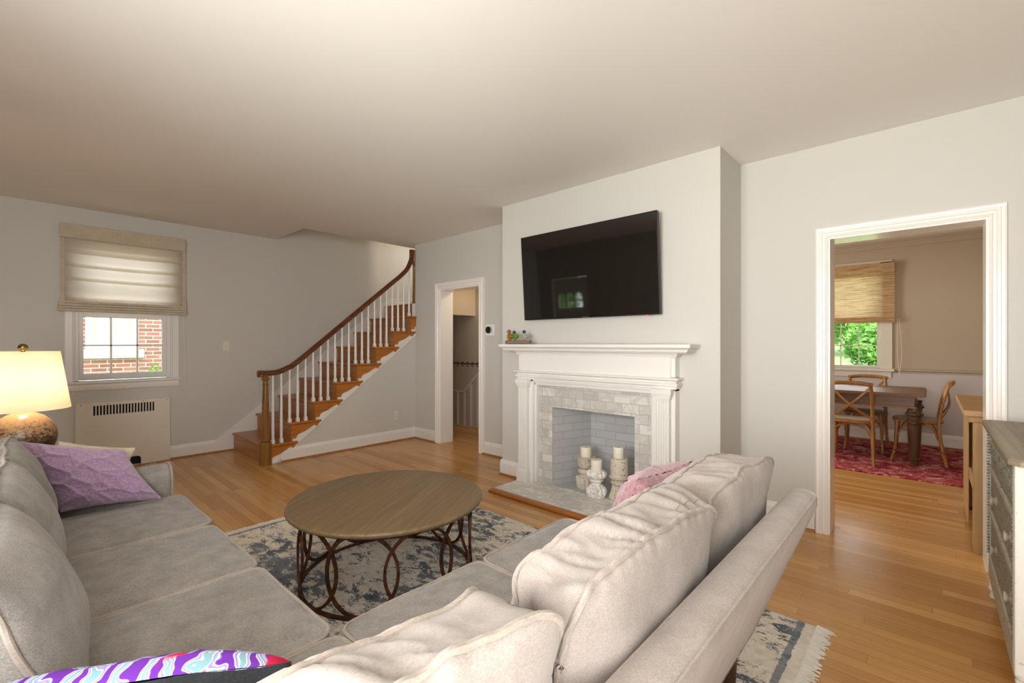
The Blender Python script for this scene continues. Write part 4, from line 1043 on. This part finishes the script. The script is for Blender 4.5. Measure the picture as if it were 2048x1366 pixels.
for i, (z0_, z1_) in enumerate(((.70, .87), (.483, .672), (.235, .455))):
    df = B().box(dx0+.006, dx0+.03, dy0+.085, dy1-.085, z0_+.004, z1_-.004)
    dro = df.build('drawer', 'dresser_grey', dr, bevel=.004)
    zm = (z0_+z1_)/2+.01
    if i:
        for yk in (dy0+.205, dy1-.40+.03):
            kb = B(); prof = [(.024, 0), (.026, .003), (.016, .005), (.011, .008), (.018, .012), (.021, .017), (.016, .022), (.001, .023)]
            vs = []; fs = []; nn = 16
            for r__, h__ in prof:
                for q in range(nn): a = 2*PI*q/nn; vs.append((dx0+.006-h__, yk+r__*math.cos(a), zm+r__*math.sin(a)))
            for a_ in range(len(prof)-1):
                for q in range(nn): fs.append((a_*nn+q, a_*nn+(q+1) % nn, (a_+1)*nn+(q+1) % nn, (a_+1)*nn+q))
            kb.add(vs, fs).build('knob', 'dresser_rail', dro)
    else:
        cv = B()
        for q in range(15):
            yc = dy0+.14+(dy1-dy0-.28)*q/14
            cv.ball((dx0+.006, yc, zm), (.006, .022, .028), 8, 6)
            cv.ball((dx0+.006, yc+.03, zm+.025), (.005, .012, .012), 6, 5).ball((dx0+.006, yc+.03, zm-.025), (.005, .012, .012), 6, 5)
        cv.build('carving', 'dresser_grey', dro)

# ------------------------------------------------------------------ dining room furniture
rd = tag(B().box(-2.6, .95-.2, 5.86, 7.82, 0, .012).build('dining_rug', 'redrug', bevel=.004), 'red overdyed rug under the dining table', 'rug')
dt = thing('dining_table', 'dark wood dining table with turned legs on the red rug', 'table', (-1.0, 6.92, .012))
ta, tb_, tc, td = -2.05, -.03, 6.38, 7.46; tz = .787
bl = B(); pr = [(.02, -.034), (.0, -.03), (.0, -.022), (.010, -.016), (.012, -.006), (.018, 0)]
vs = []
for o, z in pr: vs += [(ta+o, tc+o, tz+z), (tb_-o, tc+o, tz+z), (tb_-o, td-o, tz+z), (ta+o, td-o, tz+z)]
fs = [(0, 1, 2, 3), tuple(4*(len(pr)-1)+k for k in range(4))]
for i in range(len(pr)-1):
    for k in range(4): fs.append((4*i+k, 4*i+(k+1) % 4, 4*(i+1)+(k+1) % 4, 4*(i+1)+k))
bl.add(vs, fs).build('tabletop', 'dine_wood', dt, smooth=False)
B().box(ta+.09, tb_-.09, tc+.08, td-.08, .63, tz-.034).box(ta+.075, tb_-.075, tc+.065, td-.065, .625, .648).box(ta+.075, tb_-.075, tc+.065, td-.065, .735, tz-.034).build('apron', 'dine_wood', dt, bevel=.003)
for xx in (ta+.125, tb_-.095):
    for yy in (tc+.13, td-.16):
        lg = B().lathe([(.034, 0), (.036, .035), (.046, .07), (.050, .08), (.040, .09), (.046, .12), (.058, .43), (.062, .45), (.072, .46), (.072, .475), (.054, .482), (.058, .53), (.076, .545), (.076, .56), (.062, .57), (.052, .60), (.062, .63)], xx, yy, 32, 0.0, 1, z0=.012)
        lg.build('leg', 'dine_leg', dt)
def dining_chair(label, loc, rz):
    o = thing('dining_chair', label, 'chair', (0, 0, 0), 'cross-back dining chairs')
    S = .468
    for s in (-1, 1):
        back = spline([(s*.205, -.235, 0), (s*.195, -.195, .20), (s*.19, -.175, .42), (s*.19, -.195, .62), (s*.185, -.235, .80), (s*.175, -.262, .875)], 6)
        B().tube(back, .0165, 10).build('rear_leg', 'bentwood', o)
        B().tube(spline([(s*.185, .215, 0), (s*.175, .185, .15), (s*.17, .175, .32), (s*.155, .165, S-.01)], 6), [.0145]*9+[.018]*10, 10).build('front_leg', 'bentwood', o)
        B().tube(spline([(s*.17, .165, .27), (s*.168, .12, .38), (s*.165, .04, S-.045), (s*.165, -.04, S-.045), (s*.178, -.13, .38), (s*.188, -.17, .27)], 6), .0095, 8).build('brace', 'bentwood', o)
        # cross straps of the back
        B().tube(spline([(-s*.172, -.245, .83), (0, -.258+.006*s, .645), (s*.182, -.19, .50)], 8), .014, 6, ry=.006, up=(0, 1, 0)).build('cross_strap', 'bentwood', o)
    B().tube(spline([(-.17, .165, .27), (-.12, .18, .38), (-.04, .188, S-.045), (.04, .188, S-.045), (.12, .18, .38), (.17, .165, .27)], 6), .0095, 8).build('brace', 'bentwood', o)
    B().tube(spline([(-.19, -.17, .27), (-.13, -.178, .38), (-.04, -.18, S-.045), (.04, -.18, S-.045), (.13, -.178, .38), (.19, -.17, .27)], 6), .0095, 8).build('brace', 'bentwood', o)
    B().tube(spline([(-.20, -.262, .865), (-.1, -.285, .882), (0, -.292, .885), (.1, -.285, .882), (.20, -.262, .865)], 6), .016, 8, ry=.024).build('top_rail', 'bentwood', o)
    seat = []
    for k in range(40):
        a = 2*PI*k/40; rx_ = .205*abs(math.cos(a))**.7*(1 if math.cos(a) > 0 else -1); ry_ = .20*abs(math.sin(a))**.7*(1 if math.sin(a) > 0 else -1)
        seat.append((rx_*(1-.05*(ry_ < 0)), ry_+.0))
    fr_ = B().tube([(x, y, S-.015) for x, y in seat], .020, 8, closed=True, ry=.018)
    fr_.build('seat_frame', 'bentwood', o)
    B().prism([(x*.93, y*.93) for x, y in seat], 'z', S-.012, S+.004).build('seat', 'rattan', o, smooth=False)
    o.location = loc; o.rotation_euler = (0, 0, rz); return o
dining_chair('cross-back bentwood chair at near side of table, back to us', (-.645, 6.385, .012), 0)
dining_chair('cross-back bentwood chair at the right end of the dining table', (-.105, 6.86, .012), PI/2)
dining_chair('cross-back bentwood chair on the far side by the window', (-.60, 7.17+.04, .012), PI)
# console table behind the doorway
cs = thing('console_table', 'light pine console table just inside the dining doorway', 'table', (.45, 4.6, 0))
q0, q1, q2, q3 = .155, .70, 4.045, 5.22
B().box(q0, q1, q2, q3, .862, .90).build('tabletop', 'pine_top', cs, bevel=.004)
B().box(q0+.02, q1-.02, q2+.02, q3-.02, .822, .862).build('apron', 'pine', cs, bevel=.008)
for xx in (q0+.045, q1-.11):
    for yy in (q2+.02, q3-.10): 
        B().box(xx, xx+.065, yy, yy+.08, .03, .824).build('leg', 'pine', cs, bevel=.003)
        B().box(xx+.004, xx+.061, yy+.004, yy+.076, .0, .03).build('foot', 'steel' if yy > 4.5 else 'pine', cs, bevel=.003)
B().box(q0+.05, q0+.105, q2+.10, q3-.10, .36, .44).build('stretcher', 'pine', cs, bevel=.004)
B().box(q0+.004+.04, q0+.05, q2+.55, q3-.02, .03, .824).build('side_panel', 'pine', cs, bevel=.002)
# dining window
w = sroot('window_2', 'cream trimmed dining window looking onto a green garden', 'window', (-1.08, E, nz0))
B().box(nx1, nx1+.13, E-.02, E, nz0-.0, 2.42).box(nx0-.13, nx0, E-.02, E, nz0, 2.42).box(nx0-.13, nx1+.13, E-.02, E, nz1, 2.44).build('casing', 'cream', w, bevel=.004)
B().box(nx0-.15, nx1+.15, E-.05, E+.06, .945, .98).build('sill', 'cream', w, bevel=.004)
B().box(nx0-.12, nx1+.12, E-.018, E, .86, .945).build('apron', 'cream', w, bevel=.004)
s_ = frame_xz(B(), E+.04, E+.085, nx0+.0, nx1, nz0, 1.66, .035).build('sash', 'cream', w, bevel=.003)
mb = B()
for xx in (-.94, -.735, -1.15, -1.36): mb.box(xx-.007, xx+.007, E+.055, E+.068, nz0+.03, 1.63)
mb.box(nx0+.03, nx1-.03, E+.055, E+.068, 1.283, 1.297).build('muntin', 'cream', s_, smooth=False)
xbox(nx0+.03, nx1-.03, E+.06, E+.063, nz0+.03, 1.63).build('pane', 'glass', s_)
s_ = frame_xz(B(), E+.09, E+.13, nx0, nx1, 1.62, nz1, .04).build('sash', 'cream', w, bevel=.003)
xbox(nx0+.03, nx1-.03, E+.11, E+.113, 1.65, nz1-.03).build('pane', 'glass', s_)
bs = thing('bamboo_shade', 'woven bamboo shade half lowered over the dining window', 'window shade', (-1.08, E, 2.39))
B().box(-1.82, -.345, E-.075, E-.025, 2.24, 2.40).build('valance', 'bamboo', bs, bevel=.003)
def bsf(u, v):
    return (-1.82+(1.82-.345)*u, E-.06+.004*math.sin(v*140), 2.25+(1.64-2.25)*v)
B().grid(bsf, 4, 90).build('slat_panel', 'bamboo', bs)
for k in range(3): B().box(-1.825, -.338, E-.085+.008*k, E-.045, 1.60+.028*k, 1.625+.028*k).build('fold', 'bamboo', bs, bevel=.005)
B().tube([(-.315, E-.05, 1.65), (-.32, E-.05, 1.2), (-.30, E-.05, .90)], .0018, 5).tube([(-.30, E-.05, 1.65), (-.27, E-.05, 1.2), (-.30, E-.05, .90)], .0018, 5).build('pull_cord', 'white_plastic', bs)
# coat hooks in the passage
ch = thing('coat_hook_rail', 'row of six dark hooks on the passage wall', 'coat hooks', (-5.5, PY, 1.0))
B().box(-5.86, -5.14, PY-.008, PY, .988, 1.004).build('rail', 'iron', ch)
for k in range(6):
    x = -5.80+.118*k
    B().tube(spline([(x, PY-.008, 1.0), (x, PY-.035, 1.015), (x+.006, PY-.055, .985), (x+.01, PY-.045, .955), (x+.004, PY-.025, .96)], 5), .0055, 6).ball((x, PY-.04, 1.018), .011, 8, 6).build('hook', 'iron', ch)

# ------------------------------------------------------------------ outdoors
GZ = -.5
def lawn(u, v):
    x = -30+60*u; y = 8.2+40*v; return (x, y, -.45+max(0, (y-8.2))*.085+.05*noise.noise(Vector((x*.3, y*.3, 0))))
gr = struct(B().grid(lawn, 40, 30).build('ground_lawn', 'grass'), 'sunlit green lawn beyond the dining window', 'lawn')
struct(xbox(-16, -6.7, -8, 8, GZ-.2, GZ).build('ground_side', 'grass'), 'side yard between the houses', 'ground')
struct(xbox(-12, 8, -16, -1.8, GZ-.2, GZ).build('ground_front', 'grass'), 'front lawn behind the camera', 'ground')
def foliage(cx, cy, cz, rx_, ry_, rz_, n, size, seed):
    rnd = random.Random(seed); bl = B(); vs = []; fs = []
    for i in range(n):
        d = Vector((rnd.gauss(0, 1), rnd.gauss(0, 1), rnd.gauss(0, 1))).normalized(); rad = rnd.uniform(.55, 1.0)
        lump = 1+.28*noise.noise(d*2.3+Vector((seed, 0, 0)))
        p = Vector((cx+d.x*rx_*rad*lump, cy+d.y*ry_*rad*lump, cz+d.z*rz_*rad*lump))
        a = Vector((rnd.gauss(0, 1), rnd.gauss(0, 1), rnd.gauss(0, .6))).normalized(); b_ = a.cross(d+Vector((.01, 0, .3))).normalized(); s = size*rnd.uniform(.6, 1.3)
        k = len(vs); vs += [p-a*s, p+b_*s*.45, p+a*s, p-b_*s*.45]; fs.append((k, k+1, k+2, k+3))
    return bl.add(vs, fs)
def tree(cx, cy, h, r, label, mat, seed, g='trees in the back garden'):
    gz = -.45+max(0, cy-8.2)*.085 if cy > 8 else GZ
    o = thing('tree', label, 'tree', (cx, cy, gz), g)
    B().tube([(cx, cy, gz-.05), (cx+.05, cy, gz+h*.3), (cx, cy, gz+h*.6)], [.16, .12, .07], 8).build('trunk', 'bark', o)
    foliage(cx, cy, gz+h*.47, r, r, h*.40, 4200, .15, seed).build('crown', mat, o, smooth=False, weld=False)
tree(-2.5, 23.5, 4.6, 1.9, 'bushy green tree in the middle of the dining window view', 'leaf2', 1)
tree(-8.0, 25.0, 6.0, 2.2, 'green tree further left beyond the dining window edge', 'leaf', 3)
tree(3.2, 24.5, 6.0, 2.2, 'green tree further right beyond the dining room wall', 'leaf2', 4)
tree(-5.6, 31.5, 6.5, 2.4, 'darker tree behind, left of the middle garden tree', 'leaf', 2)
tree(.4, 32.0, 6.5, 2.4, 'darker tree behind, right of the middle garden tree', 'leaf', 7)
tree(-6.6, -8.0, 5.5, 1.9, 'green tree in the front yard behind the camera', 'leaf2', 5, 'trees in the front yard')
tree(-13.6, -10.6, 5.5, 1.9, 'second green tree in the front yard behind the camera', 'leaf2', 6, 'trees in the front yard')
for hx_, hy_, hr, lb in ((-3.6, 19.3, .85, 'round hedge shrub on the lawn, left in the dining window view'), (-1.5, 19.5, .8, 'round hedge shrub on the lawn, right in the dining window view'), (.6, 19.4, .85, 'round hedge shrub on the lawn, beyond the window casing')):
    hz_ = -.45+(hy_-8.2)*.085
    o = thing('shrub', lb, 'shrub', (hx_, hy_, hz_), 'hedge shrubs on the lawn')
    foliage(hx_, hy_, hz_+.75, hr, hr*.8, .8, 1500, .10, int(hx_*10)+50).build('foliage', 'leaf', o, smooth=False, weld=False)
    B().tube([(hx_, hy_, hz_-.05), (hx_, hy_, hz_+.5)], .05, 6).build('stem', 'bark', o)
hs = thing('brick_house', 'neighbouring red brick house with white window, outside the window', 'house', (-11.5, 1.5, GZ))
HX = -10.5
B().box(HX-4, HX, -4.5, .80, GZ, 3.0).box(HX-4, HX, 1.50, 7.5, GZ, 3.0).box(HX-4, HX, .80, 1.50, GZ, 1.22).box(HX-4, HX, .80, 1.50, 2.7, 3.0).build('wall', 'redbrick', hs, smooth=False)
B().prism([(HX-4.4, 2.98), (HX+.3, 2.98), (HX-2, 4.0)], 'y', -4.8, 7.8).build('roof', 'roof', hs, smooth=False)
hw = frame_yz(B(), HX-.08, HX+.02, .80, 1.50, 1.22, 2.7, .09).box(HX-.08, HX+.02, .89, 1.41, 1.93, 1.99).box(HX-.05, HX, 1.13, 1.17, 1.31, 2.61).build('window', 'white_plastic', hs, smooth=False)
xbox(HX-.06, HX-.05, .89, 1.41, 1.31, 2.61).build('pane', 'stone', hw)
B().box(HX-.02, HX+.06, .72, 1.58, 1.06, 1.22).build('sill', 'stone', hs, bevel=.01)
sh = thing('shrub', 'leafy green shrub against the brick house outside the window', 'shrub', (-9.9, 1.75, GZ))
foliage(-9.8, 1.75, .35, .35, .32, .72, 900, .055, 12).build('foliage', 'leaf', sh, smooth=False, weld=False)
B().tube([(-9.8, 1.75, GZ), (-9.8, 1.75, .2)], .02, 6).build('stem', 'bark', sh)
